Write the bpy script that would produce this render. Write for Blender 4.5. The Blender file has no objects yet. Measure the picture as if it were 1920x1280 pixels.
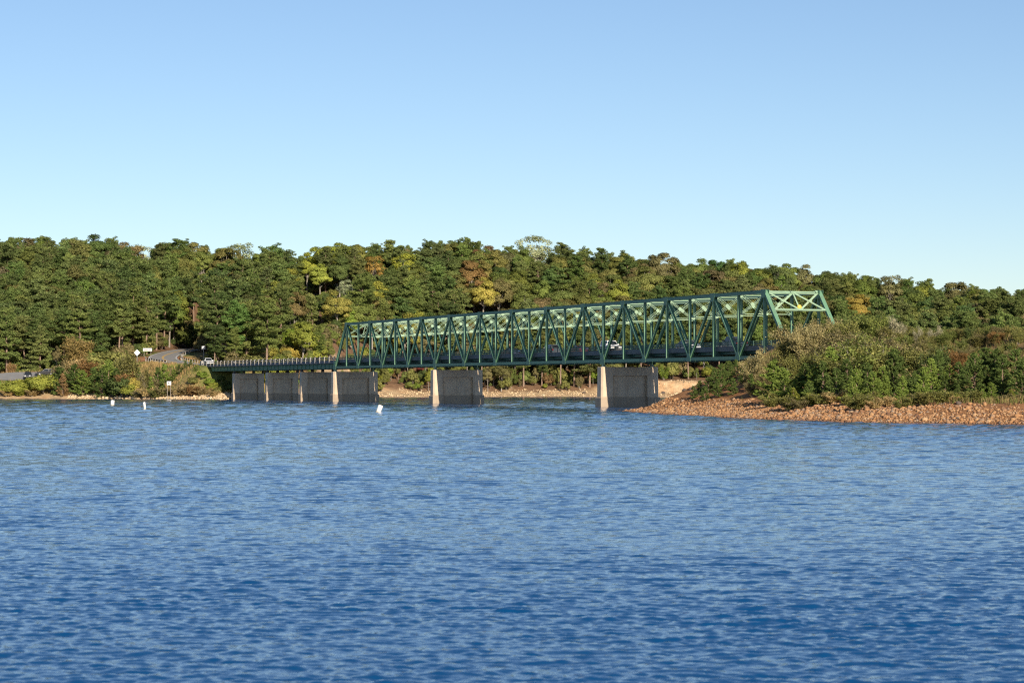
import bpy, math, random
import numpy as np
from mathutils import Vector, Matrix

scene = bpy.context.scene
R = math.radians
random.seed(11)
rng = np.random.default_rng(11)

# ------------------------------------------------------------------ camera, sky, sun, exposure
CAM_Z, PITCH, FPX, HORIZON = 3.36, R(1.045), 4533.3, 722.65
cam_data = bpy.data.cameras.new('camera')
cam = bpy.data.objects.new('camera', cam_data)
scene.collection.objects.link(cam)
scene.camera = cam
cam.location = (0, 0, CAM_Z)
cam.rotation_euler = (math.pi / 2 + PITCH, 0, 0)
cam_data.sensor_width = 36.0
cam_data.lens = 85.0
cam_data.clip_start, cam_data.clip_end = 1.0, 12000.0
cam_data.dof.use_dof = True
cam_data.dof.focus_distance = 390.0
cam_data.dof.aperture_fstop = 3.2

SUN_AZ, SUN_EL = 160.3, 22.5
world = bpy.data.worlds.new('World')
scene.world = world
world.use_nodes = True
wn = world.node_tree
sky = wn.nodes.new('ShaderNodeTexSky')
sky.sky_type = 'NISHITA'
sky.sun_disc = False
sky.sun_elevation, sky.sun_rotation = R(SUN_EL), R(SUN_AZ)
sky.altitude, sky.air_density, sky.dust_density, sky.ozone_density = 0.0, 0.85, 0.12, 3.1
wb = wn.nodes.new('ShaderNodeMix')                       # the camera's white balance, the same over the whole sky
wb.data_type, wb.blend_type = 'RGBA', 'MULTIPLY'
wb.inputs[0].default_value = 1.0
wb.inputs[7].default_value = (1.015, 0.988, 0.995, 1)
wn.links.new(sky.outputs[0], wb.inputs[6])
wn.links.new(wb.outputs[2], wn.nodes['Background'].inputs[0])
wn.nodes['Background'].inputs[1].default_value = 0.086
sun_data = bpy.data.lights.new('sun', 'SUN')
sun_data.energy, sun_data.angle, sun_data.color = 5.0, R(0.53), (1.0, 0.87, 0.70)
sun = bpy.data.objects.new('sun', sun_data)
scene.collection.objects.link(sun)
sv = Vector((math.sin(R(SUN_AZ)) * math.cos(R(SUN_EL)), math.cos(R(SUN_AZ)) * math.cos(R(SUN_EL)), math.sin(R(SUN_EL))))
sun.rotation_euler = sv.to_track_quat('Z', 'Y').to_euler()
vs = scene.view_settings
vs.view_transform, vs.look, vs.exposure, vs.gamma = 'Standard', 'None', 0.40, 1.0
vs.use_curve_mapping = False
scene.cycles.max_bounces = 6
scene.cycles.diffuse_bounces = 3
scene.cycles.glossy_bounces = 3
scene.cycles.transmission_bounces = 4
scene.cycles.pixel_filter_type, scene.cycles.filter_width = 'BLACKMAN_HARRIS', 1.15
scene.cycles.use_denoising = False
try:
    scene.cycles.denoiser = 'OPENIMAGEDENOISE'
    scene.cycles.denoising_prefilter = 'ACCURATE'
except Exception:
    pass

# ------------------------------------------------------------------ helpers
COL = scene.collection


def link(o):
    COL.objects.link(o)
    return o


def tag(o, label=None, cat=None, group=None, kind=None):
    if label: o['label'] = label
    if cat: o['category'] = cat
    if group: o['group'] = group
    if kind: o['kind'] = kind
    return o


def empty(name, loc, rz=0.0):
    o = bpy.data.objects.new(name, None)
    o.empty_display_size = 0.5
    o.location = loc
    o.rotation_euler = (0, 0, rz)
    link(o)
    ABS[o.name] = Vector()
    return o


def at(px, Y, py=None):
    """world point seen at photo column px (and row py) standing at distance Y"""
    X = (px - 960.0) * Y / FPX
    if py is None: return X
    return Vector((X, Y, CAM_Z + (HORIZON - py) * Y / FPX))


class MB:
    """collects boxes, bars, tubes; build() links them as one mesh object"""

    def __init__(self):
        self.v, self.f = [], []

    def add(self, vs_, fs_):
        n = len(self.v)
        self.v += [Vector(p) for p in vs_]
        self.f += [[i + n for i in q] for q in fs_]

    def hexa(self, p):
        self.add(p, [(0, 3, 2, 1), (4, 5, 6, 7), (0, 1, 5, 4), (1, 2, 6, 5), (2, 3, 7, 6), (3, 0, 4, 7)])

    def box(self, x0, x1, y0, y1, z0, z1):
        self.hexa([(x0, y0, z0), (x1, y0, z0), (x1, y1, z0), (x0, y1, z0), (x0, y0, z1), (x1, y0, z1), (x1, y1, z1), (x0, y1, z1)])

    def bar(self, p0, p1, u, w, v, h):
        """box from p0 to p1; full width w along unit u, full height h along unit v"""
        p0, p1, u, v = Vector(p0), Vector(p1), Vector(u), Vector(v)
        a, b = u * (w / 2), v * (h / 2)
        self.hexa([p0 - a - b, p0 + a - b, p0 + a + b, p0 - a + b, p1 - a - b, p1 + a - b, p1 + a + b, p1 - a + b])

    def hbeam(self, p0, p1, lat, d, wf, tf=0.03, tw=0.03):
        """H section: flanges at +-d/2 along lat, web between"""
        p0, p1, l = Vector(p0), Vector(p1), Vector(lat).normalized()
        a = (p1 - p0).normalized()
        n = a.cross(l).normalized()
        for s in (-1, 1):
            o = l * (s * (d / 2 - tf / 2))
            self.bar(p0 + o, p1 + o, l, tf, n, wf)
        self.bar(p0, p1, l, d - 2 * tf, n, tw)

    def prism(self, pts, off):
        """planar polygon pts extruded by off"""
        off = Vector(off)
        n = len(pts)
        P = [Vector(p) for p in pts]
        self.add(P + [p + off for p in P], [list(range(n))[::-1], [i + n for i in range(n)]] + [(i, (i + 1) % n, (i + 1) % n + n, i + n) for i in range(n)])

    def tube(self, pts, rad, seg=6, cap=True):
        pts = [Vector(p) for p in pts]
        rad = rad if isinstance(rad, (list, tuple)) else [rad] * len(pts)
        base = len(self.v)
        up = Vector((0, 0, 1))
        for i, p in enumerate(pts):
            a = (pts[min(i + 1, len(pts) - 1)] - pts[max(i - 1, 0)]).normalized()
            u = a.cross(up)
            if u.length < 1e-3: u = a.cross(Vector((1, 0, 0)))
            u.normalize()
            w = a.cross(u)
            for k in range(seg):
                t = 2 * math.pi * k / seg
                self.v.append(p + (u * math.cos(t) + w * math.sin(t)) * rad[i])
        for i in range(len(pts) - 1):
            for k in range(seg):
                a, b = base + i * seg + k, base + i * seg + (k + 1) % seg
                self.f.append([a, b, b + seg, a + seg])
        if cap:
            self.f.append([base + k for k in range(seg)][::-1])
            e = base + (len(pts) - 1) * seg
            self.f.append([e + k for k in range(seg)])

    def lathe(self, prof, seg=20):
        base = len(self.v)
        for r, z in prof:
            for k in range(seg):
                t = 2 * math.pi * k / seg
                self.v.append(Vector((r * math.cos(t), r * math.sin(t), z)))
        for i in range(len(prof) - 1):
            for k in range(seg):
                a, b = base + i * seg + k, base + i * seg + (k + 1) % seg
                self.f.append([a, b, b + seg, a + seg])
        self.f.append([base + k for k in range(seg)][::-1])
        e = base + (len(prof) - 1) * seg
        self.f.append([e + k for k in range(seg)])

    def mesh(self, name, off=(0, 0, 0), smooth=False):
        me = bpy.data.meshes.new(name)
        off = Vector(off)
        me.from_pydata([tuple(p - off) for p in self.v], [], self.f)
        if smooth:
            me.polygons.foreach_set('use_smooth', [True] * len(me.polygons))
            try: me.set_sharp_from_angle(angle=R(40))
            except Exception: pass
        me.update()
        return me

    def build(self, name, mat, parent=None, smooth=False, origin=None):
        """vertices are in world space (when the parent chain is unrotated) or in the parent's own space"""
        c = Vector(origin) if origin is not None else sum(self.v, Vector()) / max(1, len(self.v))
        me = self.mesh(name, c, smooth)
        if mat is not None: me.materials.append(mat)
        o = bpy.data.objects.new(name, me)
        o.location = c
        if parent is not None:
            o.parent = parent
            o.location = c - ABS[parent.name]
        link(o)
        ABS[o.name] = c
        return o


ABS = {}


def abs_root(name, loc):
    """an Empty whose parts are given in world coordinates"""
    o = empty(name, loc)
    ABS[o.name] = Vector(loc)
    return o


def mesh_np(name, verts, faces, mat=None, attrs=None, smooth=False):
    """verts (n,3), faces (m,k) arrays"""
    me = bpy.data.meshes.new(name)
    verts = np.ascontiguousarray(verts, dtype=np.float32)
    faces = np.ascontiguousarray(faces, dtype=np.int32)
    m, k = faces.shape
    me.vertices.add(len(verts))
    me.vertices.foreach_set('co', verts.ravel())
    me.loops.add(m * k)
    me.loops.foreach_set('vertex_index', faces.ravel())
    me.polygons.add(m)
    me.polygons.foreach_set('loop_start', np.arange(0, m * k, k, dtype=np.int32))
    me.update(calc_edges=True)
    if smooth:
        me.polygons.foreach_set('use_smooth', np.ones(m, dtype=bool))
    for nm, (dom, typ, arr) in (attrs or {}).items():
        a = me.attributes.new(nm, typ, dom)
        arr = np.ascontiguousarray(arr, dtype=np.float32)
        a.data.foreach_set('color' if typ == 'FLOAT_COLOR' else 'value', arr.ravel())
    if mat is not None: me.materials.append(mat)
    me.validate()
    return me


# ------------------------------------------------------------------ materials
def new_mat(name):
    m = bpy.data.materials.new(name)
    m.use_nodes = True
    nt = m.node_tree
    return m, nt, nt.nodes, nt.links, nt.nodes['Principled BSDF']


def noise_node(nodes, links, scale, detail=4, rough=0.55, coord='Object', vec_scale=None):
    tc = nodes.new('ShaderNodeTexCoord')
    n = nodes.new('ShaderNodeTexNoise')
    n.inputs['Scale'].default_value = scale
    n.inputs['Detail'].default_value = detail
    n.inputs['Roughness'].default_value = rough
    src = tc.outputs[coord]
    if coord == 'World':
        pass
    if vec_scale:
        mp = nodes.new('ShaderNodeMapping')
        mp.inputs['Scale'].default_value = vec_scale
        links.new(src, mp.inputs['Vector'])
        src = mp.outputs['Vector']
    links.new(src, n.inputs['Vector'])
    return n


def geo_noise(nodes, links, scale, detail=4, rough=0.55, vec_scale=None):
    """noise over world position, so alike pieces do not repeat"""
    g = nodes.new('ShaderNodeNewGeometry')
    n = nodes.new('ShaderNodeTexNoise')
    n.inputs['Scale'].default_value = scale
    n.inputs['Detail'].default_value = detail
    n.inputs['Roughness'].default_value = rough
    src = g.outputs['Position']
    if vec_scale:
        mp = nodes.new('ShaderNodeMapping')
        mp.inputs['Scale'].default_value = vec_scale
        links.new(src, mp.inputs['Vector'])
        src = mp.outputs['Vector']
    links.new(src, n.inputs['Vector'])
    return n


def ramp(nodes, links, fac, stops):
    r = nodes.new('ShaderNodeValToRGB')
    el = r.color_ramp.elements
    while len(el) < len(stops): el.new(0.5)
    for e, (p, c) in zip(el, stops):
        e.position = p
        e.color = (c[0], c[1], c[2], 1)
    links.new(fac, r.inputs[0])
    return r


def mix(nodes, links, fac, a, b, mode='MIX'):
    m = nodes.new('ShaderNodeMix')
    m.data_type = 'RGBA'
    m.blend_type = mode
    for sock, val in ((m.inputs[0], fac), (m.inputs[6], a), (m.inputs[7], b)):
        if hasattr(val, 'links') or hasattr(val, 'is_linked'): links.new(val, sock)
        elif isinstance(val, (int, float)): sock.default_value = val
        else: sock.default_value = (val[0], val[1], val[2], 1)
    return m.outputs[2]


def plain(name, col, rough=0.6, var=0.25, scale=2.0, metal=0.0, dirt=None, dirt_amt=0.5, streak=None):
    m, nt, N, L, b = new_mat(name)
    n = geo_noise(N, L, scale, 5, 0.6, streak)
    c = ramp(N, L, n.outputs['Fac'], [(0.25, [x * (1 - var) for x in col]), (0.75, [min(1, x * (1 + var)) for x in col])]).outputs[0]
    if dirt:
        n2 = geo_noise(N, L, scale * 0.37, 6, 0.65, streak)
        k = ramp(N, L, n2.outputs['Fac'], [(0.52, (0, 0, 0)), (0.70, (dirt_amt,) * 3)]).outputs[0]
        c = mix(N, L, k, c, dirt)
    L.new(c, b.inputs['Base Color'])
    b.inputs['Roughness'].default_value = rough
    b.inputs['Metallic'].default_value = metal
    return m


M = {}
M['green_steel'] = plain('green_bridge_paint', (0.13, 0.265, 0.165), 0.5, 0.14, 1.2, dirt=(0.13, 0.17, 0.12), dirt_amt=0.5)
M['sunlit_steel'] = plain('sunlit_green_paint', (0.28, 0.42, 0.28), 0.55, 0.14, 1.2, dirt=(0.42, 0.45, 0.27), dirt_amt=0.4)  # the same bridge green made paler: sunlight on the frames put into the colour
M['deck_concrete'] = plain('deck_concrete', (0.20, 0.19, 0.18), 0.85, 0.2, 1.0, dirt=(0.08, 0.08, 0.08))
M['rail_steel'] = plain('dull_rail_steel', (0.10, 0.11, 0.11), 0.5, 0.25, 1.5, dirt=(0.15, 0.09, 0.06))
M['rail_green'] = plain('green_rail_paint', (0.07, 0.14, 0.11), 0.5, 0.25, 1.5)
M['post_concrete'] = plain('pale_post_concrete', (0.36, 0.34, 0.31), 0.85, 0.15, 2.0, dirt=(0.22, 0.20, 0.17))
M['asphalt'] = plain('asphalt', (0.25, 0.245, 0.235), 0.9, 0.15, 0.6)
M['asphalt_dark'] = plain('dark_asphalt', (0.07, 0.07, 0.07), 0.9, 0.15, 0.6)
M['white_paint'] = plain('white_road_paint', (0.75, 0.75, 0.72), 0.7, 0.08, 1.5)
M['yellow_paint'] = plain('yellow_road_paint', (0.70, 0.42, 0.05), 0.7, 0.08, 1.5)
M['sign_white'] = plain('sign_white', (0.80, 0.80, 0.78), 0.5, 0.04, 3.0)
M['sign_grey'] = plain('sign_aluminium', (0.62, 0.63, 0.64), 0.4, 0.06, 3.0)
M['sign_red'] = plain('sign_red_print', (0.35, 0.06, 0.05), 0.6, 0.05, 3.0)
M['sign_dark'] = plain('sign_dark_print', (0.10, 0.09, 0.09), 0.6, 0.05, 3.0)
M['sign_orange'] = plain('buoy_orange_print', (0.80, 0.34, 0.08), 0.5, 0.05, 3.0)
M['galv'] = plain('galvanised_steel', (0.40, 0.41, 0.41), 0.5, 0.15, 2.0)
M['corten'] = plain('rusty_guardrail', (0.13, 0.08, 0.055), 0.8, 0.25, 2.0)
M['wood'] = plain('grey_timber_post', (0.30, 0.26, 0.21), 0.9, 0.25, 3.0)
M['buoy'] = plain('white_buoy_plastic', (0.86, 0.86, 0.82), 0.35, 0.04, 2.0, dirt=(0.55, 0.52, 0.42), dirt_amt=0.35)
M['buoy_stain'] = plain('waterline_stained_plastic', (0.42, 0.38, 0.28), 0.6, 0.2, 4.0)
M['beacon'] = plain('yellow_beacon', (0.85, 0.58, 0.10), 0.4, 0.05, 3.0)
M['glass'] = plain('car_glass', (0.02, 0.025, 0.03), 0.05, 0.1, 1.0)
M['tyre'] = plain('tyre_rubber', (0.02, 0.02, 0.02), 0.85, 0.1, 4.0)
M['rim'] = plain('wheel_rim', (0.45, 0.45, 0.46), 0.35, 0.1, 4.0, metal=0.6)
M['lamp_white'] = plain('headlamp_lens', (0.80, 0.80, 0.78), 0.15, 0.03, 4.0)
M['lamp_red'] = plain('tail_lamp_lens', (0.45, 0.02, 0.02), 0.2, 0.03, 4.0)
M['trim_black'] = plain('black_trim', (0.02, 0.02, 0.022), 0.5, 0.1, 4.0)
M['bearing'] = plain('bearing_steel', (0.30, 0.40, 0.32), 0.6, 0.2, 3.0, dirt=(0.25, 0.15, 0.08))
for nm, c in (('white', (0.80, 0.81, 0.82)), ('black', (0.014, 0.014, 0.017)), ('navy', (0.02, 0.03, 0.055)), ('grey', (0.12, 0.13, 0.145)),
              ('silver', (0.42, 0.45, 0.48)), ('maroon', (0.07, 0.015, 0.018))):
    m = plain('car_paint_' + nm, c, 0.25, 0.03, 1.0)
    m.node_tree.nodes['Principled BSDF'].inputs['Coat Weight'].default_value = 0.6
    M['car_' + nm] = m


def concrete_pier():
    m, nt, N, L, b = new_mat('pier_concrete')
    n = geo_noise(N, L, 0.8, 6, 0.6)
    c = ramp(N, L, n.outputs['Fac'], [(0.25, (0.53, 0.41, 0.29)), (0.75, (0.72, 0.58, 0.42))]).outputs[0]
    # rust and run-off streaks down the wall
    n2 = geo_noise(N, L, 1.0, 5, 0.6, (1.5, 1.5, 0.10))
    k = ramp(N, L, n2.outputs['Fac'], [(0.52, (0, 0, 0)), (0.72, (0.42,) * 3)]).outputs[0]
    c = mix(N, L, k, c, (0.25, 0.18, 0.12))
    # high-water stain on the plinth: up to about 1.7 m above the lake
    g = N.new('ShaderNodeNewGeometry')
    sp = N.new('ShaderNodeSeparateXYZ')
    L.new(g.outputs['Position'], sp.inputs[0])
    n3 = geo_noise(N, L, 1.3, 3, 0.6)
    ad = N.new('ShaderNodeMath'); ad.operation = 'MULTIPLY_ADD'
    L.new(n3.outputs['Fac'], ad.inputs[0]); ad.inputs[1].default_value = 0.35
    L.new(sp.outputs['Z'], ad.inputs[2])
    st = N.new('ShaderNodeMapRange')
    st.inputs['From Min'].default_value, st.inputs['From Max'].default_value = 1.72, 1.88
    st.inputs['To Min'].default_value, st.inputs['To Max'].default_value = 0.52, 0.0
    L.new(ad.outputs[0], st.inputs['Value'])
    c = mix(N, L, st.outputs[0], c, (0.20, 0.155, 0.11))
    L.new(c, b.inputs['Base Color'])
    b.inputs['Roughness'].default_value = 0.9
    bp = N.new('ShaderNodeBump'); bp.inputs['Strength'].default_value = 0.25; bp.inputs['Distance'].default_value = 0.03
    L.new(n.outputs['Fac'], bp.inputs['Height'])
    L.new(bp.outputs[0], b.inputs['Normal'])
    return m


M['pier'] = concrete_pier()


def foliage(name, trans=0.28, spread=0.55):
    """leaf colour = the tree's own tint, varied leaf by leaf"""
    m, nt, N, L, b = new_mat(name)
    N.remove(b)
    at_ = N.new('ShaderNodeAttribute'); at_.attribute_type = 'INSTANCER'; at_.attribute_name = 'tint'
    sh = N.new('ShaderNodeAttribute'); sh.attribute_type = 'GEOMETRY'; sh.attribute_name = 'leaf'
    br = N.new('ShaderNodeMapRange')
    br.inputs['To Min'].default_value, br.inputs['To Max'].default_value = 1 - spread, 1 + spread
    L.new(sh.outputs['Fac'], br.inputs['Value'])
    hsv = N.new('ShaderNodeHueSaturation')
    hu = N.new('ShaderNodeMapRange')
    hu.inputs['To Min'].default_value, hu.inputs['To Max'].default_value = 0.515, 0.48
    L.new(sh.outputs['Fac'], hu.inputs['Value'])
    L.new(hu.outputs[0], hsv.inputs['Hue'])
    L.new(br.outputs[0], hsv.inputs['Value'])
    L.new(at_.outputs['Color'], hsv.inputs['Color'])
    d = N.new('ShaderNodeBsdfDiffuse'); t = N.new('ShaderNodeBsdfTranslucent')
    L.new(hsv.outputs[0], d.inputs[0])
    tc = mix(N, L, 1.0, hsv.outputs[0], (1.25, 1.2, 0.55), 'MULTIPLY')
    L.new(tc, t.inputs[0])
    ms = N.new('ShaderNodeMixShader'); ms.inputs[0].default_value = trans
    L.new(d.outputs[0], ms.inputs[1]); L.new(t.outputs[0], ms.inputs[2])
    L.new(ms.outputs[0], nt.nodes['Material Output'].inputs['Surface'])
    return m


M['leaf'] = foliage('tree_foliage')
M['needle'] = foliage('pine_needles', 0.15, 0.5)
M['shrub'] = foliage('shrub_leaves', 0.25, 0.75)
M['bark_pine'] = plain('pine_bark', (0.26, 0.18, 0.13), 0.95, 0.35, 1.0)
M['bark_grey'] = plain('grey_bark', (0.28, 0.25, 0.21), 0.95, 0.3, 1.0)


def attr_ground():
    m, nt, N, L, b = new_mat('ground_soil')
    a = N.new('ShaderNodeAttribute'); a.attribute_name = 'soil'
    n = geo_noise(N, L, 0.55, 8, 0.7)
    v = ramp(N, L, n.outputs['Fac'], [(0.25, (0.55,) * 3), (0.5, (1.0,) * 3), (0.75, (1.35,) * 3)]).outputs[0]
    c = mix(N, L, 1.0, a.outputs['Color'], v, 'MULTIPLY')
    n2 = geo_noise(N, L, 2.7, 6, 0.7)
    v2 = ramp(N, L, n2.outputs['Fac'], [(0.3, (0.75,) * 3), (0.7, (1.2,) * 3)]).outputs[0]
    c = mix(N, L, 1.0, c, v2, 'MULTIPLY')
    L.new(c, b.inputs['Base Color'])
    b.inputs['Roughness'].default_value = 0.95
    b.inputs['Specular IOR Level'].default_value = 0.1
    bp = N.new('ShaderNodeBump'); bp.inputs['Strength'].default_value = 0.8; bp.inputs['Distance'].default_value = 0.25
    L.new(n.outputs['Fac'], bp.inputs['Height'])
    L.new(bp.outputs[0], b.inputs['Normal'])
    return m


M['ground'] = attr_ground()


def rock_mat(name, stops):
    m, nt, N, L, b = new_mat(name)
    a = N.new('ShaderNodeAttribute'); a.attribute_name = 'leaf'
    c = ramp(N, L, a.outputs['Fac'], stops).outputs[0]
    n = geo_noise(N, L, 5.0, 5, 0.65)
    v = ramp(N, L, n.outputs['Fac'], [(0.3, (0.7,) * 3), (0.7, (1.2,) * 3)]).outputs[0]
    c = mix(N, L, 1.0, c, v, 'MULTIPLY')
    L.new(c, b.inputs['Base Color'])
    b.inputs['Roughness'].default_value = 0.9
    return m


M['rock'] = rock_mat('tan_riprap_stone', [(0.0, (0.11, 0.06, 0.04)), (0.25, (0.30, 0.150, 0.065)), (0.42, (0.30, 0.23, 0.17)), (0.5, (0.36, 0.19, 0.085)), (0.7, (0.41, 0.225, 0.10)), (1.0, (0.50, 0.33, 0.18))])
M['rock_pale'] = rock_mat('pale_riprap_stone', [(0.0, (0.30, 0.20, 0.12)), (0.3, (0.52, 0.38, 0.22)), (0.7, (0.60, 0.46, 0.28)), (1.0, (0.66, 0.54, 0.38))])
M['rock_dark'] = plain('dark_stone', (0.10, 0.075, 0.06), 0.8, 0.35, 3.0)  # one dark brown for boulders, mottled at random


def water_mat():
    m, nt, N, L, b = new_mat('lake_water')
    b.inputs['Base Color'].default_value = (0.002, 0.062, 0.190, 1)
    b.inputs['Roughness'].default_value = 0.04
    b.inputs['IOR'].default_value = 1.25
    n1 = geo_noise(N, L, 1.0, 3, 0.6, (4.5, 8.0, 1))
    n2 = geo_noise(N, L, 1.0, 2, 0.5, (12.0, 20.0, 1))
    ad = N.new('ShaderNodeMath'); ad.operation = 'MULTIPLY_ADD'
    L.new(n2.outputs['Fac'], ad.inputs[0]); ad.inputs[1].default_value = 0.3; L.new(n1.outputs['Fac'], ad.inputs[2])
    bp = N.new('ShaderNodeBump'); bp.inputs['Strength'].default_value = 0.32; bp.inputs['Distance'].default_value = 0.03
    L.new(ad.outputs[0], bp.inputs['Height'])
    L.new(bp.outputs[0], b.inputs['Normal'])
    return m


M['water'] = water_mat()

# ------------------------------------------------------------------ bridge line
ALPHA = R(21.62)
SA, CA = math.sin(ALPHA), math.cos(ALPHA)
BX, BY = -36.4, 498.9          # bearing of the far end of the truss, camera-side truss plane
PANEL, NP, WID = 7.61, 26, 8.14
Z_BOT, Z_TOP = 6.89, 16.09     # underside of bottom chord, top of top chord
LAT = Vector((CA, SA, 0))      # across the bridge, away from the camera side
LON = Vector((SA, -CA, 0))     # along the bridge, towards the near end
UP = Vector((0, 0, 1))


def B(s, t, z):
    return Vector((BX + s * SA + t * CA, BY - s * CA + t * SA, z))


# ------------------------------------------------------------------ terrain
SHORE = np.array([(-3000, 700), (-700, 640), (-300, 620), (-160, 612), (-129, 609), (-100, 604), (-84, 590), (-71, 579), (-64, 577), (-59.5, 581), (-56, 592), (-53, 610), (-48, 655), (-41, 707),
                  (-30, 722), (0, 734), (30, 738), (56, 737), (75, 734), (110, 730), (200, 700), (400, 650), (3000, 600)], float)
PEN = np.array([(15.0, 316), (16.4, 299), (19.4, 275), (24, 248), (31, 222), (39.5, 213), (44, 207), (70, 196), (140, 180), (700, 120), (700, 520), (160, 430), (90, 392), (60, 368), (40, 349), (25, 335), (16, 326)], float)
ROAD = np.array([(-73.2 + 3.7, 602.5 - 9.3, 8.45), (-73.2, 602.5, 8.45), (-80.5, 621, 8.75), (-88.5, 640, 9.3), (-94.5, 656, 10.2), (-97.3, 672, 11.35), (-97.8, 695, 12.75), (-97.0, 725, 14.2), (-95.5, 770, 15.3), (-88, 815, 17), (-70, 860, 20)], float)
RAMP = np.array([(-260, 612, 5.4), (-200, 616, 5.4), (-150, 622, 5.5), (-131, 626.5, 5.65), (-119, 634, 6.3), (-108, 645, 8.3), (-98, 660, 10.4)], float)


def seg_dist(X, Y, poly, closed=False):
    best = np.full(X.shape, 1e9)
    z = np.zeros(X.shape)
    n = len(poly)
    for i in range(n if closed else n - 1):
        a, b = poly[i], poly[(i + 1) % n]
        dx, dy = b[0] - a[0], b[1] - a[1]
        t = np.clip(((X - a[0]) * dx + (Y - a[1]) * dy) / (dx * dx + dy * dy), 0, 1)
        d = np.hypot(X - a[0] - t * dx, Y - a[1] - t * dy)
        k = d < best
        best = np.where(k, d, best)
        if poly.shape[1] > 2: z = np.where(k, a[2] + t * (b[2] - a[2]), z)
    return best, z


def inside(X, Y, poly):
    c = np.zeros(X.shape, bool)
    n = len(poly)
    for i in range(n):
        x0, y0 = poly[i][:2]
        x1, y1 = poly[(i + 1) % n][:2]
        cond = ((y0 > Y) != (y1 > Y))
        xi = x0 + (Y - y0) * (x1 - x0) / (y1 - y0 + 1e-12)
        c ^= cond & (X < xi)
    return c


def sstep(a, b, x):
    t = np.clip((x - a) / (b - a), 0, 1)
    return t * t * (3 - 2 * t)


CREST_PX = np.array([(-600, 445), (0, 447), (100, 446), (180, 441), (260, 455), (420, 455), (500, 462), (640, 453), (800, 456), (870, 447), (930, 456), (1000, 458), (1060, 466), (1130, 474), (1200, 486), (1260, 492),
                     (1340, 496), (1400, 491), (1480, 493), (1540, 507), (1600, 517), (1700, 523), (1760, 524), (1840, 538), (1890, 549), (1920, 546), (2600, 560)], float)


def vnoise(X, Y, s, seed=0):
    """cheap smooth value noise from summed sines"""
    r = np.random.default_rng(seed)
    o = np.zeros(np.shape(X))
    for k in range(7):
        a = r.uniform(0, 2 * np.pi)
        f = r.uniform(0.6, 2.2) / s
        o = o + np.sin((X * np.cos(a) + Y * np.sin(a)) * f * 2 * np.pi + r.uniform(0, 6.28)) / 7 * 1.6
    return o


TREE_H = 16.4


def crest(X):
    """crest distance and ground height of the wooded ridge behind X"""
    Yc = np.interp(X, [-400, -140, -60, 60, 200, 400], [800, 805, 850, 880, 850, 830])
    px = 960 + X / Yc * FPX
    ytop = np.interp(px, CREST_PX[:, 0], CREST_PX[:, 1])
    return Yc, CAM_Z + (HORIZON - ytop) * Yc / FPX - TREE_H


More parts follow.
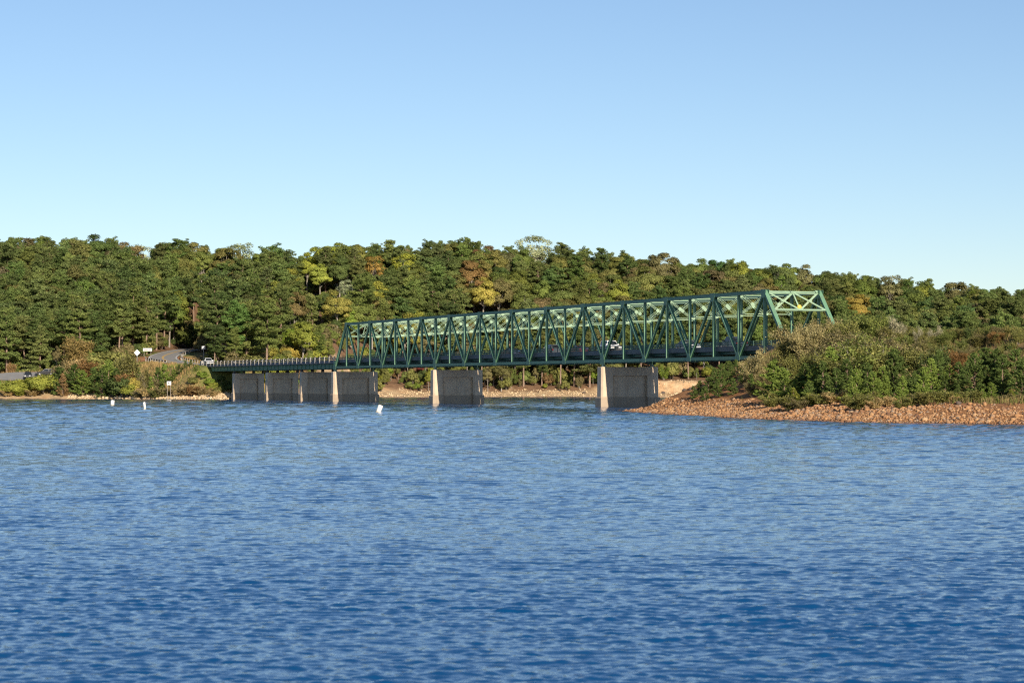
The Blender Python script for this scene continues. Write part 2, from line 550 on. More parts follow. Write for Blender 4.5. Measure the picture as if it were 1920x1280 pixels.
def height(X, Y):
    X = np.asarray(X, float); Y = np.asarray(Y, float)
    d, _ = seg_dist(X, Y, SHORE)
    Ys = np.interp(X, SHORE[:, 0], SHORE[:, 1])
    d = np.where(Y > Ys, d, -d)
    # ---- far bank
    Yc, zc = crest(X)
    left = sstep(-52, -62, X)                          # the spit with the road
    cut = sstep(18, 40, X) * sstep(90, 70, X)          # bare clay bluff beyond the right hand pier
    beach = np.clip(d, 0, 9) * 0.13 + 0.10 * vnoise(X, Y, 14, 3) * sstep(1, 6, d)
    bank = beach + (1.6 + 1.9 * cut + 0.5 * vnoise(X, Y, 33, 5)) * sstep(8, 17 - 6 * cut, d)
    t = np.clip((Y - Ys - 14) / np.maximum(60, Yc - Ys - 14), 0, 2.5)
    hill = np.where(t < 1, (zc - 3.0) * (0.35 * t + 0.65 * sstep(0, 1, t)), (zc - 3.0) * (1 - 0.25 * (t - 1)))
    z_far = bank + hill + 0.9 * vnoise(X, Y, 60, 8) * sstep(0.05, 0.3, t)
    plat = np.interp(X, [-300, -131, -118, -98, -76, -64, -58], [4.6, 4.6, 5.4, 7.8, 7.4, 5.0, 2.4])
    lt = np.clip((Y - 652) / (Yc - 652), 0, 2.5)
    lhill = np.where(lt < 1, (zc - plat) * (0.45 * lt + 0.55 * sstep(0, 1, lt)), (zc - plat) * (1 - 0.25 * (lt - 1)))
    near_toe = np.interp(X, [-140, -118, -90], [5, 6, 8])
    z_left = np.clip(d, 0, 6) * 0.24 + (plat - 1.4) * sstep(near_toe, near_toe + 15, d) + lhill
    z_left = np.where(d < 40, z_left, np.maximum(z_left, plat * 0.6))
    z = z_far * (1 - left) + z_left * left
    # ---- roads cut into it
    for poly, half in ((ROAD[1:], 5.2), (RAMP, 6.6)):
        rd, rz = seg_dist(X, Y, poly)
        k = sstep(half + 9.5, half, rd) * (d > 2)
        if poly is RAMP:                                  # the lot at far left falls towards the lake
            rz = rz + 0.13 * np.clip(Y - np.interp(X, RAMP[:, 0], RAMP[:, 1]), -8, 8) * sstep(-112, -122, X)
            k = np.where(Y < np.interp(X, RAMP[:, 0], RAMP[:, 1]), sstep(half + 5, half + 1.5, rd), k) * (d > 2)
        z = z * (1 - k) + (rz - 0.12) * k
    under = np.minimum(-0.25 + d * 0.16, -0.02)
    z = np.where(d > 0, z, np.maximum(under, -4.5))
    # ---- the near peninsula with the road embankment
    pd, _ = seg_dist(X, Y, PEN, True)
    pin = inside(X, Y, PEN)
    pd = np.where(pin, pd, -pd)
    s = (X - BX) * SA - (Y - BY) * CA - NP * PANEL          # stations past the bridge end
    tl = (X - BX) * CA + (Y - BY) * SA - WID / 2
    zp = np.clip(pd, 0, 11) * 0.15 + np.clip(pd - 11, 0, 30) * 0.035 + 0.16 * vnoise(X, Y, 9, 21) * sstep(1, 5, pd)
    emb = 8.45 - np.maximum(0, np.abs(tl) - 6.0) * 0.42 - np.maximum(0, -s - 0.5) * 0.85
    emb = np.where(s < -14, -9, emb)
    zp = np.where(pd > 0, np.maximum(zp, np.minimum(emb, zp + 9)), np.maximum(pd * 0.16, -4.5))
    z = np.where(pd > 0, np.maximum(z, zp), np.maximum(z, zp))
    # ---- the bank under the photographer
    zc2 = np.clip((2.0 - Y) * 0.22, -4.5, 1.7)
    return np.maximum(z, zc2)


def ground_z(x, y):
    return float(height(np.array([x]), np.array([y]))[0])


def build_ground():
    def axis(parts):
        out = []
        for a, b, st in parts: out += list(np.arange(a, b, st))
        return np.array(out)
    xs = axis([(-2600, -700, 150), (-700, -260, 22), (-260, -134, 4), (-134, -40, 1.5), (-40, 8, 2.4), (8, 62, 0.9), (62, 110, 2.4), (110, 260, 6), (260, 700, 25), (700, 2601, 150)])
    ys = axis([(-400, 0, 40), (0, 8, 2), (8, 200, 12), (200, 330, 0.9), (330, 400, 2.2), (400, 560, 10), (560, 672, 1.3), (672, 712, 2.5), (712, 760, 1.3), (760, 960, 6), (960, 1400, 40), (1400, 5001, 300)])
    X, Y = np.meshgrid(xs, ys)
    Z = height(X, Y)
    nx, ny = len(xs), len(ys)
    # soil colours
    d, _ = seg_dist(X, Y, SHORE)
    d = np.where(Y > np.interp(X, SHORE[:, 0], SHORE[:, 1]), d, -d)
    pd, _ = seg_dist(X, Y, PEN, True)
    pd = np.where(inside(X, Y, PEN), pd, -pd)
    sand = np.array([0.50, 0.36, 0.21]); clay = np.array([0.50, 0.25, 0.11]); litter = np.array([0.20, 0.12, 0.07])
    grass = np.array([0.12, 0.17, 0.035]); dry = np.array([0.33, 0.25, 0.11]); red = np.array([0.36, 0.17, 0.09]); mud = np.array([0.16, 0.12, 0.08])
    C = np.zeros(X.shape + (3,)) + litter

    def put(col, w):
        nonlocal C
        w = np.clip(w, 0, 1)[..., None]
        C = C * (1 - w) + col * w
    n1 = vnoise(X, Y, 12, 31); n2 = vnoise(X, Y, 5, 32)
    leftz = sstep(-52, -62, X)
    bluff = sstep(18, 40, X) * sstep(90, 70, X)
    put(sand, sstep(13 + 3 * n1 + 7 * bluff, 9 + 3 * n1 + 5 * bluff, d) * (Y > 400))
    put(clay, 0.55 * sstep(0.2, 1.0, n2 + 0.5 * bluff) * sstep(18, 8, d) * (Y > 400))
    put(dry, leftz * sstep(4, 8, d) * sstep(46, 38, d))
    put(grass, leftz * sstep(0.0, 0.6, n1) * sstep(10, 16, d) * sstep(46, 38, d) * 0.8)
    rd, _ = seg_dist(X, Y, ROAD)
    put(dry * 0.9, sstep(15, 11, rd) * (Y > 590) * sstep(705, 690, Y)); put(grass, sstep(8, 6, rd) * (Y > 560) * 0.7 * sstep(715, 695, Y))
    rr, _ = seg_dist(X, Y, RAMP)
    put(red, sstep(22, 14, rr) * (Y > 560) * (Y > np.interp(X, RAMP[:, 0], RAMP[:, 1])) * 0.9)
    put(grass * 1.1, sstep(12, 9, rr) * (Y < np.interp(X, RAMP[:, 0], RAMP[:, 1])) * (Y > 560))
    pz = pd > -1
    put(clay * 0.7, pz * 1.0)
    put(red * 0.9, pz * sstep(9, 13, pd + 2 * n2) * 0.7)
    put(dry * 0.75, pz * sstep(12, 17, pd + 3 * n1) * 0.8)
    put(mud, ((d < 0.35) & (pd < 0.35)) * 0.85)
    V = np.stack([X, Y, Z], -1).reshape(-1, 3)
    idx = np.arange(nx * ny).reshape(ny, nx)
    F = np.stack([idx[:-1, :-1], idx[:-1, 1:], idx[1:, 1:], idx[1:, :-1]], -1).reshape(-1, 4)
    col = np.concatenate([C.reshape(-1, 3), np.ones((nx * ny, 1))], 1)
    me = mesh_np('ground', V, F, M['ground'], {'soil': ('POINT', 'FLOAT_COLOR', col)}, smooth=True)
    return tag(link(bpy.data.objects.new('ground', me)), kind='structure')


build_ground()


# ------------------------------------------------------------------ water
def build_water():
    wr = np.random.default_rng(5)
    k = 0.0019
    Y = 21.0 * np.exp(np.arange(0, int(math.log(760 / 21.0) / k)) * k)
    Y = np.concatenate([[-380, -120, -40, -8, 4, 10, 14, 18], Y, [820, 1000, 1600, 3500]])
    u = np.concatenate([[-14, -6, -3, -1.6, -0.9, -0.55, -0.4, -0.32, -0.28], np.arange(-0.25, 0.2501, 0.0014), [0.28, 0.32, 0.4, 0.55, 0.9, 1.6, 3, 6, 14]])
    U, YY = np.meshgrid(u, Y)
    XX = U * np.maximum(YY, 16) + np.where(np.abs(U) > 0.5, np.sign(U) * 120 * (np.abs(U) - 0.5), 0)
    XX = XX.astype(np.float32); YY = YY.astype(np.float32)
    cell = (np.maximum(YY, 16) * np.where(np.abs(U) > .26, 0.03, 0.0016)).astype(np.float32)
    Z = np.zeros_like(XX)
    main = R(-96)                                     # the wind waves run towards the viewer
    lam = np.concatenate([np.geomspace(0.11, 0.36, 40), np.geomspace(0.37, 0.85, 36), np.geomspace(0.9, 2.0, 26), np.geomspace(2.1, 5.0, 22)])
    gust = (1 + 0.26 * vnoise(XX, YY, 60, 41) + 0.22 * vnoise(XX, YY, 17, 42)).astype(np.float32)
    for L_ in lam:
        a = main + wr.normal(0, 0.55 if L_ < 0.365 else (0.50 if L_ < 0.88 else 0.45))
        slope = 0.037 if L_ < 0.365 else (0.0165 if L_ < 0.88 else 0.006)
        amp = slope * L_ / (2 * math.pi) * 1.41
        kx, ky = np.float32(math.cos(a) * 2 * math.pi / L_), np.float32(math.sin(a) * 2 * math.pi / L_)
        fade = np.clip((L_ / cell - 2.0) / 1.6, 0, 1)
        if fade.max() <= 0: continue
        ph = XX * kx + YY * ky + np.float32(wr.uniform(0, 6.28))
        # wave groups: crests come and go
        grp = 0.7 + 0.5 * np.sin(XX * np.float32(2 * math.pi / (L_ * wr.uniform(3, 6))) + YY * np.float32(2 * math.pi / (L_ * wr.uniform(4, 9))) + np.float32(wr.uniform(0, 6.28)))
        if L_ > 2.05: fade = fade * np.clip((YY - 150) / 200, 0.05, 1) * 0.72
        if L_ > 0.88: fade = fade * (1 + 3.4 * np.clip((YY - 60) / 140, 0, 1))     # the wind is fresher farther out
        Z += (amp * fade * grp * gust * (np.sin(ph) + 0.25 * np.sin(2 * ph + 1.57))).astype(np.float32)
    ny, nx = XX.shape
    idx = np.arange(nx * ny).reshape(ny, nx)
    F = np.stack([idx[:-1, :-1], idx[:-1, 1:], idx[1:, 1:], idx[1:, :-1]], -1).reshape(-1, 4)
    me = mesh_np('lake_water', np.stack([XX, YY, Z], -1).reshape(-1, 3), F, M['water'], smooth=True)
    return tag(link(bpy.data.objects.new('lake_water', me)), kind='structure')


build_water()


# ------------------------------------------------------------------ truss bridge
def gusset(mb, c, w, h, side, cut=0.3, flip=1):
    """plate in the truss plane at c (on face 'side' of the truss), clipped corners away from the chord"""
    o = c + LAT * (side * 0.262 - 0.012)
    pts = [o + LON * (-w / 2) - UP * (h * 0.28 * flip), o + LON * (w / 2) - UP * (h * 0.28 * flip), o + LON * (w / 2) + UP * (h * 0.1 * flip),
           o + LON * (w * (0.5 - cut)) + UP * (h * 0.72 * flip), o - LON * (w * (0.5 - cut)) + UP * (h * 0.72 * flip), o - LON * (w / 2) + UP * (h * 0.1 * flip)]
    mb.prism(pts, LAT * 0.024)


def truss_bridge():
    root = abs_root('truss_bridge', B(NP * PANEL / 2, WID / 2, 0))
    tag(root, 'long green steel through truss bridge crossing the lake on three tall concrete piers', 'bridge')
    G = M['green_steel']
    zb, zt = Z_BOT + 0.23, Z_TOP - 0.24              # chord centre lines
    Ltot = NP * PANEL
    for t in (0.0, WID):
        # bottom chord, one length per two panels, with splice gaps hidden by the gussets
        for i in range(0, NP, 2):
            mb = MB()
            a, b = B(i * PANEL + 0.01, t, zb), B((i + 2) * PANEL - 0.01, t, zb)
            for sd in (-1, 1):
                mb.bar(a + LAT * (sd * 0.225), b + LAT * (sd * 0.225), LAT, 0.03, UP, 0.46)
            mb.bar(a - UP * 0.19, b - UP * 0.19, LAT, 0.42, UP, 0.025)
            mb.bar(a + UP * 0.21, b + UP * 0.21, LAT, 0.42, UP, 0.025)
            mb.build('bottom_chord', G, root)
        for i in range(1, NP - 1, 2):
            mb = MB()
            a, b = B(i * PANEL + 0.01, t, zt), B((min(i + 2, NP - 1)) * PANEL - 0.01, t, zt)
            mb.bar(a, b, LAT, 0.46, UP, 0.44)
            mb.bar(a + UP * 0.235, b + UP * 0.235, LAT, 0.56, UP, 0.02)
            mb.build('top_chord', G, root)
        # end posts
        for (i0, i1) in ((0, 1), (NP, NP - 1)):
            mb = MB()
            a, b = B(i0 * PANEL, t, zb), B(i1 * PANEL, t, zt + 0.1)
            ax = (b - a).normalized()
            n = ax.cross(LAT).normalized()
            mb.bar(a + ax * 0.2, b, LAT, 0.44, n, 0.40)
            sgn = 1 if n.z > 0 else -1
            mb.bar(a + ax * 0.2 + n * sgn * 0.21, b + n * sgn * 0.21, LAT, 0.56, n, 0.02)
            mb.build('end_post', G, root)
        for i in range(1, NP):
            mb = MB()
            w = 0.30 if i in (8, 18) else 0.20
            mb.hbeam(B(i * PANEL, t, zb + 0.24), B(i * PANEL, t, zt - 0.23), LAT, 0.40, w)
            mb.build('vertical', G, root)
        for i in range(1, NP - 1):
            lo_first = i % 2 == 0
            a = B(i * PANEL, t, zb if lo_first else zt)
            b = B((i + 1) * PANEL, t, zt if lo_first else zb)
            ax = (b - a).normalized()
            heavy = min(abs(i + 0.5 - q) for q in (0, 8, 18, 26)) < 2.1
            mb = MB()
            mb.hbeam(a + ax * 0.35, b - ax * 0.35, LAT, 0.40, 0.31 if heavy else 0.24, 0.035, 0.03)
            mb.build('diagonal', G, root)
        for i in range(0, NP + 1):
            for sd in (-1, 1):
                mb = MB()
                if i % 2 == 0:
                    big = i in (0, 8, 18, 26)
                    gusset(mb, B(i * PANEL, t, zb), 1.75 if big else 1.35, 1.75 if big else 1.15, sd, 0.3, 1)
                else:
                    gusset(mb, B(i * PANEL, t, zt), 1.5, 1.15, sd, 0.28, -1)
                mb.build('gusset_plate', G, root)
    # sway frames: a strut, two crosses side by side and a lower strut at every panel point
    P_ = M['sunlit_steel']

    def frame(name, o, e, low, plane_n, heavy):
        """o: top corner on the near truss, e: vector to the far truss, low: vector down to the lower strut"""
        fr = abs_root(name, o + e * 0.5)
        fr.parent = root
        fr.location = o + e * 0.5 - ABS[root.name]
        en = e.normalized()
        w = 0.22 if heavy else 0.09
        dn = low.normalized()
        top0, top1 = o + en * 0.26, o + e - en * 0.26
        mb = MB(); mb.bar(top0 - plane_n * 0.05, top1 - plane_n * 0.05, dn, w, plane_n, 0.08); mb.bar(top0 + dn * 0.34, top1 + dn * 0.34, dn, w * 0.7, plane_n, 0.08); mb.build('top_strut', P_, fr)
        mb = MB(); mb.bar(top0 + low, top1 + low, dn, w, plane_n, 0.22); mb.build('lower_strut', P_, fr)
        mid_t, mid_b = o + e * 0.5 + dn * 0.18, o + e * 0.5 + low
        q = 0
        for (pa, pb) in ((top0 + dn * 0.15, mid_b), (top0 + low, mid_t), (mid_t, top1 + low), (mid_b, top1 + dn * 0.15)):
            ax = (pb - pa).normalized()
            n = ax.cross(plane_n).normalized()
            off = plane_n * (0.045 if q in (0, 2) else -0.045)
            mb = MB()
            if heavy:
                mb.bar(pa + off, pb + off, n, 0.26, plane_n, 0.08)
            else:
                for sd in (-1, 1): mb.bar(pa + off + n * (sd * 0.11), pb + off + n * (sd * 0.11), n, 0.04, plane_n, 0.07)
            mb.build('brace', P_, fr)
            q += 1
        for cx in (0.25, 0.75):
            mb = MB()
            c = o + e * cx + dn * 0.09 + low * 0.5 + plane_n * 0.092
            s_ = 0.30
            mb.prism([c + en * s_, c + (en + dn) * s_ * 0.62, c + dn * s_, c + (dn - en) * s_ * 0.62, c - en * s_, c - (en + dn) * s_ * 0.62, c - dn * s_, c + (en - dn) * s_ * 0.62], plane_n * 0.02)
            mb.build('centre_plate', P_, fr)
        for cx, cc in ((0.0, top0), (0.5, mid_b), (1.0, top1), (0.0, top0 + low), (1.0, top1 + low), (0.5, mid_t)):
            mb = MB()
            sx = 0.34
            c = cc + plane_n * 0.115
            a = c - en * (0 if cx == 0 else sx) ; b_ = c + en * (0 if cx == 1 else sx)
            mb.prism([a - dn * 0.16, b_ - dn * 0.16, b_ + dn * 0.16, a + dn * 0.16], plane_n * 0.02)
            mb.build('corner_plate', P_, fr)
        return fr

    e = LAT * WID
    for i in range(2, NP - 1):
        frame('sway_frame', B(i * PANEL, 0, zt + 0.12), e, UP * -2.85, LON, False)
    for (i0, i1) in ((0, 1), (NP, NP - 1)):
        a, b = B(i0 * PANEL, 0, zb), B(i1 * PANEL, 0, zt)
        dn = (a - b).normalized()
        n = dn.cross(LAT).normalized()
        if n.z < 0: n = -n
        pf = frame('portal_frame', b + n * 0.1, e, dn * 3.35, n, True)
        mb = MB()
        m0 = b + e * 0.5 + n * 0.1
        mb.bar(m0 + dn * 0.2, m0 + dn * 3.25, LAT, 0.2, n, 0.1)
        mb.build('centre_post', P_, pf)
    # top laterals
    for i in range(1, NP - 1):
        for (t0, t1) in ((0.2, WID - 0.2), (WID - 0.2, 0.2)):
            mb = MB()
            a, b = B(i * PANEL + 0.2, t0, zt + (0.10 if t0 < 1 else 0.2)), B((i + 1) * PANEL - 0.2, t1, zt + (0.10 if t0 < 1 else 0.2))
            ax = (b - a).normalized()
            mb.bar(a, b, ax.cross(UP), 0.16, UP, 0.07)
            mb.build('top_lateral', G, root)
    # floor system
    for i in range(0, NP + 1):
        mb = MB()
        a, b = B(i * PANEL, 0.26, 7.62), B(i * PANEL, WID - 0.26, 7.62)
        mb.bar(a, b, LON, 0.03, UP, 0.9)
        for z in (7.16, 8.06): mb.bar(Vector((a.x, a.y, z)), Vector((b.x, b.y, z)), LON, 0.32, UP, 0.03)
        mb.build('floor_beam', M['rail_green'], root)
    for t in (1.1, 2.6, WID / 2, WID - 2.6, WID - 1.1):
        mb = MB()
        mb.bar(B(0, t, 7.86), B(Ltot, t, 7.86), LAT, 0.03, UP, 0.36)
        for z in (7.66, 8.055): mb.bar(B(0, t, z), B(Ltot, t, z), LAT, 0.25, UP, 0.02)
        mb.build('stringer', M['rail_green'], root)
    mb = MB(); mb.bar(B(-0.05, WID / 2, 8.26), B(Ltot + 0.3, WID / 2, 8.26), LAT, WID - 1.3, UP, 0.36); mb.build('deck_slab', M['deck_concrete'], root)
    mb = MB(); mb.bar(B(0, WID / 2, 8.444), B(Ltot, WID / 2, 8.444), LAT, WID - 2.2, UP, 0.012); mb.build('road_surface', M['asphalt_dark'], root)
    for k in (-0.09, 0.09):
        mb = MB(); mb.bar(B(0, WID / 2 + k, 8.454), B(Ltot, WID / 2 + k, 8.454), LAT, 0.1, UP, 0.006); mb.build('centre_line', M['yellow_paint'], root)
    for t in (0.66, WID - 0.66):
        mb = MB(); mb.bar(B(-0.05, t, 8.40), B(Ltot, t, 8.40), LAT, 0.34, UP, 0.66); mb.build('kerb', M['deck_concrete'], root)
        for z in (9.02, 9.33):
            mb = MB(); mb.bar(B(0, t, z), B(Ltot, t, z), LAT, 0.10, UP, 0.15); mb.build('rail', M['rail_green'], root)
        for k in range(int(NP * 3) + 1):
            mb = MB(); s = min(k * PANEL / 3 + 0.6, Ltot - 0.1)
            mb.bar(B(s, t - 0.09 if t < 2 else t + 0.09, 8.732), B(s, t - 0.09 if t < 2 else t + 0.09, 9.42), LAT, 0.08, LON, 0.16); mb.build('rail_post', M['rail_green'], root)
    # bearings on the piers
    for i in (0, 8, 18, 26):
        for t in (0, WID):
            mb = MB()
            c = B(i * PANEL, t, 0)
            mb.bar(c + UP * 6.235, c + UP * 6.30, LAT, 0.8, LON, 0.9)
            mb.prism([c + LON * -0.36 + UP * 6.3 - LAT * 0.2, c + LON * 0.36 + UP * 6.3 - LAT * 0.2, c + LON * 0.12 + UP * 6.86 - LAT * 0.2, c - LON * 0.12 + UP * 6.86 - LAT * 0.2], LAT * 0.4)
            mb.build('bearing_shoe', M['bearing'], root)
    return root


truss = truss_bridge()

# yellow lamp on the near portal
zc_ = Z_TOP - 0.24
pa, pb = B(NP * PANEL, 0, Z_BOT + 0.23), B((NP - 1) * PANEL, 0, zc_)
dn_ = (pa - pb).normalized()
lp = pb + LAT * (WID * 0.5) + dn_ * 2.72
root = abs_root('portal_beacon', lp + LON * 0.3)
tag(root, 'small round yellow beacon at the middle of the near truss portal', 'beacon')
mb = MB()
mb.tube([lp + LON * 0.17, lp + LON * 0.3, lp + LON * 0.42, lp + LON * 0.5], [0.30, 0.33, 0.27, 0.12], 16)
mb.build('lens', M['beacon'], root, smooth=True)
mb = MB()
mb.bar(lp + LON * 0.08, lp + LON * 0.18, LAT, 0.30, UP, 0.34)
mb.build('bracket', M['galv'], root)


# ------------------------------------------------------------------ piers
def pier(s, t0, t1, top, half, col_w, label, plinth=1.45):
    root = abs_root('bridge_pier', B(s, (t0 + t1) / 2, 0))
    tag(root, label, 'pier', 'concrete bridge piers')
    m = M['pier']
    bat = 0.012                                          # batter of the ends

    def sect(z, grow=0.0, front=0.0):
        a, b = t0 - grow - (top - z) * bat, t1 + grow + (top - z) * bat
        h = half + grow + front + (top - z) * bat * 0.5
        return [B(s - h, a, z), B(s - h, b, z), B(s + h, b, z), B(s + h, a, z)]
    # core wall, set back between the end columns
    mb = MB()
    lo, hi = [B(s - (half - 0.46), t0 + 0.5, -4), B(s - (half - 0.46), t1 - 0.5, -4), B(s + (half - 0.46), t1 - 0.5, -4), B(s + (half - 0.46), t0 + 0.5, -4)], None
    hi = [Vector((p.x, p.y, top - 0.3)) for p in lo]
    mb.hexa(lo + hi)
    mb.build('recessed_wall', m, root)
    # end columns
    for (c0, c1, e0, e1) in ((t0, t0 + col_w, 1, 0), (t1 - col_w, t1, 0, 1)):
        mb = MB()
        rows = []
        for z in (-4.0, 2.0, top - 1.3):
            g = (top - z) * bat
            h = half + g * 0.5
            ch = 0.22
            a, b = c0 - g * e0, c1 + g * e1
            pts = []
            if e0: pts += [(-h, b), (-h, a + ch), (-h + ch, a), (h - ch, a), (h, a + ch), (h, b)]
            else: pts += [(h, a), (h, b - ch), (h - ch, b), (-h + ch, b), (-h, b - ch), (-h, a)]
            rows.append([B(s + p, q, z) for p, q in pts])
        n = 6
        V = [p for r_ in rows for p in r_]
        Fc = []
        for k in range(2):
            for i in range(n): Fc.append((k * n + i, k * n + (i + 1) % n, (k + 1) * n + (i + 1) % n, (k + 1) * n + i))
        Fc += [tuple(range(n))[::-1], tuple(range(2 * n, 3 * n))]
        mb.add(V, Fc)
        mb.build('end_column', m, root)
    # cap beam
    mb = MB()
    rows = []
    for z in (top - 1.302, top - 0.06, top):
        g = (top - z) * bat - (0.05 if z == top else 0)
        h = half + g * 0.5 + 0.004
        a, b, ch = t0 - g - 0.004, t1 + g + 0.004, 0.22
        rows.append([B(s + p, q, z) for p, q in ((-h, a + ch), (-h + ch, a), (h - ch, a), (h, a + ch), (h, b - ch), (h - ch, b), (-h + ch, b), (-h, b - ch))])
    V = [p for r_ in rows for p in r_]
    Fc = [(k * 8 + i, k * 8 + (i + 1) % 8, (k + 1) * 8 + (i + 1) % 8, (k + 1) * 8 + i) for k in range(2) for i in range(8)] + [tuple(range(8))[::-1], tuple(range(16, 24))]
    mb.add(V, Fc)
    mb.build('pier_cap', m, root)
    # plinth round the columns and the wall
    mb = MB()
    g = 0.16
    for (c0, c1) in ((t0 - g - 0.06, t0 + col_w + 0.02), (t1 - col_w - 0.02, t1 + g + 0.06)):
        h = half + g
        lo = [B(s - h - 0.03, c0, -4), B(s - h - 0.03, c1, -4), B(s + h + 0.03, c1, -4), B(s + h + 0.03, c0, -4)]
        hi = [B(s - h, c0 + 0.02, plinth), B(s - h, c1, plinth), B(s + h, c1, plinth), B(s + h, c0 + 0.02, plinth)]
        cp = [B(s - h + 0.1, c0 + 0.12, plinth + 0.16), B(s - h + 0.1, c1 - 0.06, plinth + 0.16), B(s + h - 0.1, c1 - 0.06, plinth + 0.16), B(s + h - 0.1, c0 + 0.12, plinth + 0.16)]
        mb.hexa(lo + hi)
        mb.hexa([p + UP * 0.001 for p in hi] + cp)
    lo = [B(s - half + 0.26, t0 + col_w, -4), B(s - half + 0.26, t1 - col_w, -4), B(s + half - 0.26, t1 - col_w, -4), B(s + half - 0.26, t0 + col_w, -4)]
    mb.hexa(lo + [Vector((p.x, p.y, plinth + 0.1)) for p in lo])
    mb.build('plinth', m, root)
    return root


pier(0.0, -0.72, WID + 0.75, 6.22, 0.9, 1.9, 'concrete pier carrying the far left end of the green truss')
pier(8 * PANEL, -0.72, WID + 0.75, 6.22, 0.9, 1.9, 'concrete pier standing alone in the water under the middle of the truss')
pier(18 * PANEL, -0.72, WID + 0.75, 6.22, 0.9, 1.9, 'largest nearest concrete pier, beside the tip of the rocky point')
pier(-81.8, 0.2, WID - 0.5, 6.30, 0.75, 1.45, 'concrete approach pier nearest the left bank, in deep shade', 1.5)
pier(-53.0, 0.2, WID - 0.5, 6.30, 0.75, 1.45, 'middle one of the three concrete approach piers', 1.5)
pier(-26.0, 0.2, WID - 0.5, 6.30, 0.75, 1.45, 'concrete approach pier directly left of the first truss pier', 1.5)


# ------------------------------------------------------------------ approach spans
def approach():
    root = abs_root('approach_viaduct', B(-55, WID / 2, 0))
    tag(root, 'low girder approach bridge with pale railing posts, joining the truss to the left bank', 'bridge')
    S0 = -109.5
    stops = [S0, -81.8, -53.0, -26.0, -0.35]
    for k in range(4):
        for t in (0.55, 2.9, 5.25, 7.6):
            mb = MB()
            a, b = stops[k] + 0.06, stops[k + 1] - 0.06
            mb.bar(B(a, t, 7.38), B(b, t, 7.38), LAT, 0.03, UP, 1.02)
            for z in (6.86, 7.905): mb.bar(B(a, t, z), B(b, t, z), LAT, 0.40, UP, 0.03)
            n = 9
            for j in range(n + 1):
                s = a + 0.1 + (b - a - 0.2) * j / n
                mb.bar(B(s, t - 0.09, 6.88), B(s, t - 0.09, 7.88), LON, 0.025, LAT, 0.14)
            mb.build('girder', M['green_steel'], root)
    for s in stops[1:4]:
        for t in (0.55, 2.9, 5.25, 7.6):
            for q in (-0.3, 0.3):
                mb = MB(); c = B(s + q, t, 6.57); mb.bar(c - UP * 0.26, c + UP * 0.268, LAT, 0.42, LON, 0.36); mb.build('bearing_block', M['trim_black'], root)
    mb = MB(); mb.bar(B(S0, WID / 2, 8.18), B(-0.06, WID / 2, 8.18), LAT, WID + 0.3, UP, 0.5); mb.build('deck_slab', M['deck_concrete'], root)
    mb = MB(); mb.bar(B(S0, WID / 2, 8.437), B(-0.06, WID / 2, 8.437), LAT, WID - 1.4, UP, 0.012); mb.build('road_surface', M['asphalt_dark'], root)
    for t, o in ((0.1, -1), (WID - 0.1, 1)):
        mb = MB(); mb.bar(B(S0, t, 8.49), B(-0.06, t, 8.49), LAT, 0.36, UP, 0.26); mb.build('kerb', M['deck_concrete'], root)
        for z in (8.80, 9.16):
            mb = MB(); mb.bar(B(S0, t, z), B(-0.06, t, z), LAT, 0.12, UP, 0.20); mb.build('rail', M['rail_steel'], root)
        n = 32
        for k in range(n + 1):
            s = S0 + 0.7 + (-0.7 - S0 - 0.7) * k / n
            mb = MB()
            c = B(s, t + o * 0.25, 0)
            i_ = B(s, t + o * 0.02, 0)
            # bent post: upright outside the kerb, lipped in at the top over the upper rail
            mb.bar(c + UP * 8.10, c + UP * 9.22, LAT, 0.12, LON, 0.26)
            mb.prism([c + UP * 9.22 - LON * 0.13 + LAT * o * 0.06, c + UP * 9.34 - LON * 0.13 + LAT * o * 0.02, i_ + UP * 9.40 - LON * 0.13, i_ + UP * 9.28 - LON * 0.13], LON * 0.26)
            mb.build('railing_post', M['post_concrete'], root)
    return root


approach()


def abutment(s, sgn, label, half_w, top=8.35):
    root = abs_root('bridge_abutment', B(s, WID / 2, 0))
    tag(root, label, 'abutment')
    mb = MB()
    mb.bar(B(s - sgn * 1.0, WID / 2, 3.4), B(s - sgn * 1.0, WID / 2, 6.75), LAT, WID + 0.6, LON, 2.4)
    mb.build('seat_wall', M['pier'], root)
    mb = MB()
    mb.bar(B(s - sgn * 0.9, WID / 2, 6.752), B(s - sgn * 0.9, WID / 2, top - 0.45), LAT, WID + 0.5, LON, 0.6)
    mb.build('back_wall', M['pier'], root)
    for t in (-half_w, WID + half_w):
        mb = MB()
        mb.prism([B(s + sgn * 0.25, t - 0.2, 4.0), B(s - sgn * 4.2, t - 0.2, 6.2), B(s - sgn * 4.2, t - 0.2, 8.5), B(s + sgn * 0.25, t - 0.2, 8.5)], LAT * 0.4)
        mb.build('wing_wall', M['post_concrete'], root)
        mb = MB()
        mb.bar(B(s - sgn * 1.2, t, 8.502), B(s - sgn * 1.2, t, 9.5), LAT, 0.42, LON, 1.6)
        mb.build('end_block', M['post_concrete'], root)


abutment(-109.8, 1, 'pale concrete abutment where the approach bridge meets the left bank', 0.05)
abutment(NP * PANEL + 0.35, -1, 'concrete abutment hidden among shrubs at the near end of the truss', -0.2)


# ------------------------------------------------------------------ roads on the left bank
def resample(poly, step):
    P = np.array(poly, float)
    for _ in range(2):                                    # Chaikin rounding
        Q = [P[0]]
        for a, b in zip(P[:-1], P[1:]): Q += [0.75 * a + 0.25 * b, 0.25 * a + 0.75 * b]
        Q.append(P[-1]); P = np.array(Q)
    seg = np.r_[0, np.cumsum(np.hypot(np.diff(P[:, 0]), np.diff(P[:, 1])))]
    s = np.arange(0, seg[-1], step)
    return np.stack([np.interp(s, seg, P[:, k]) for k in range(3)], 1)


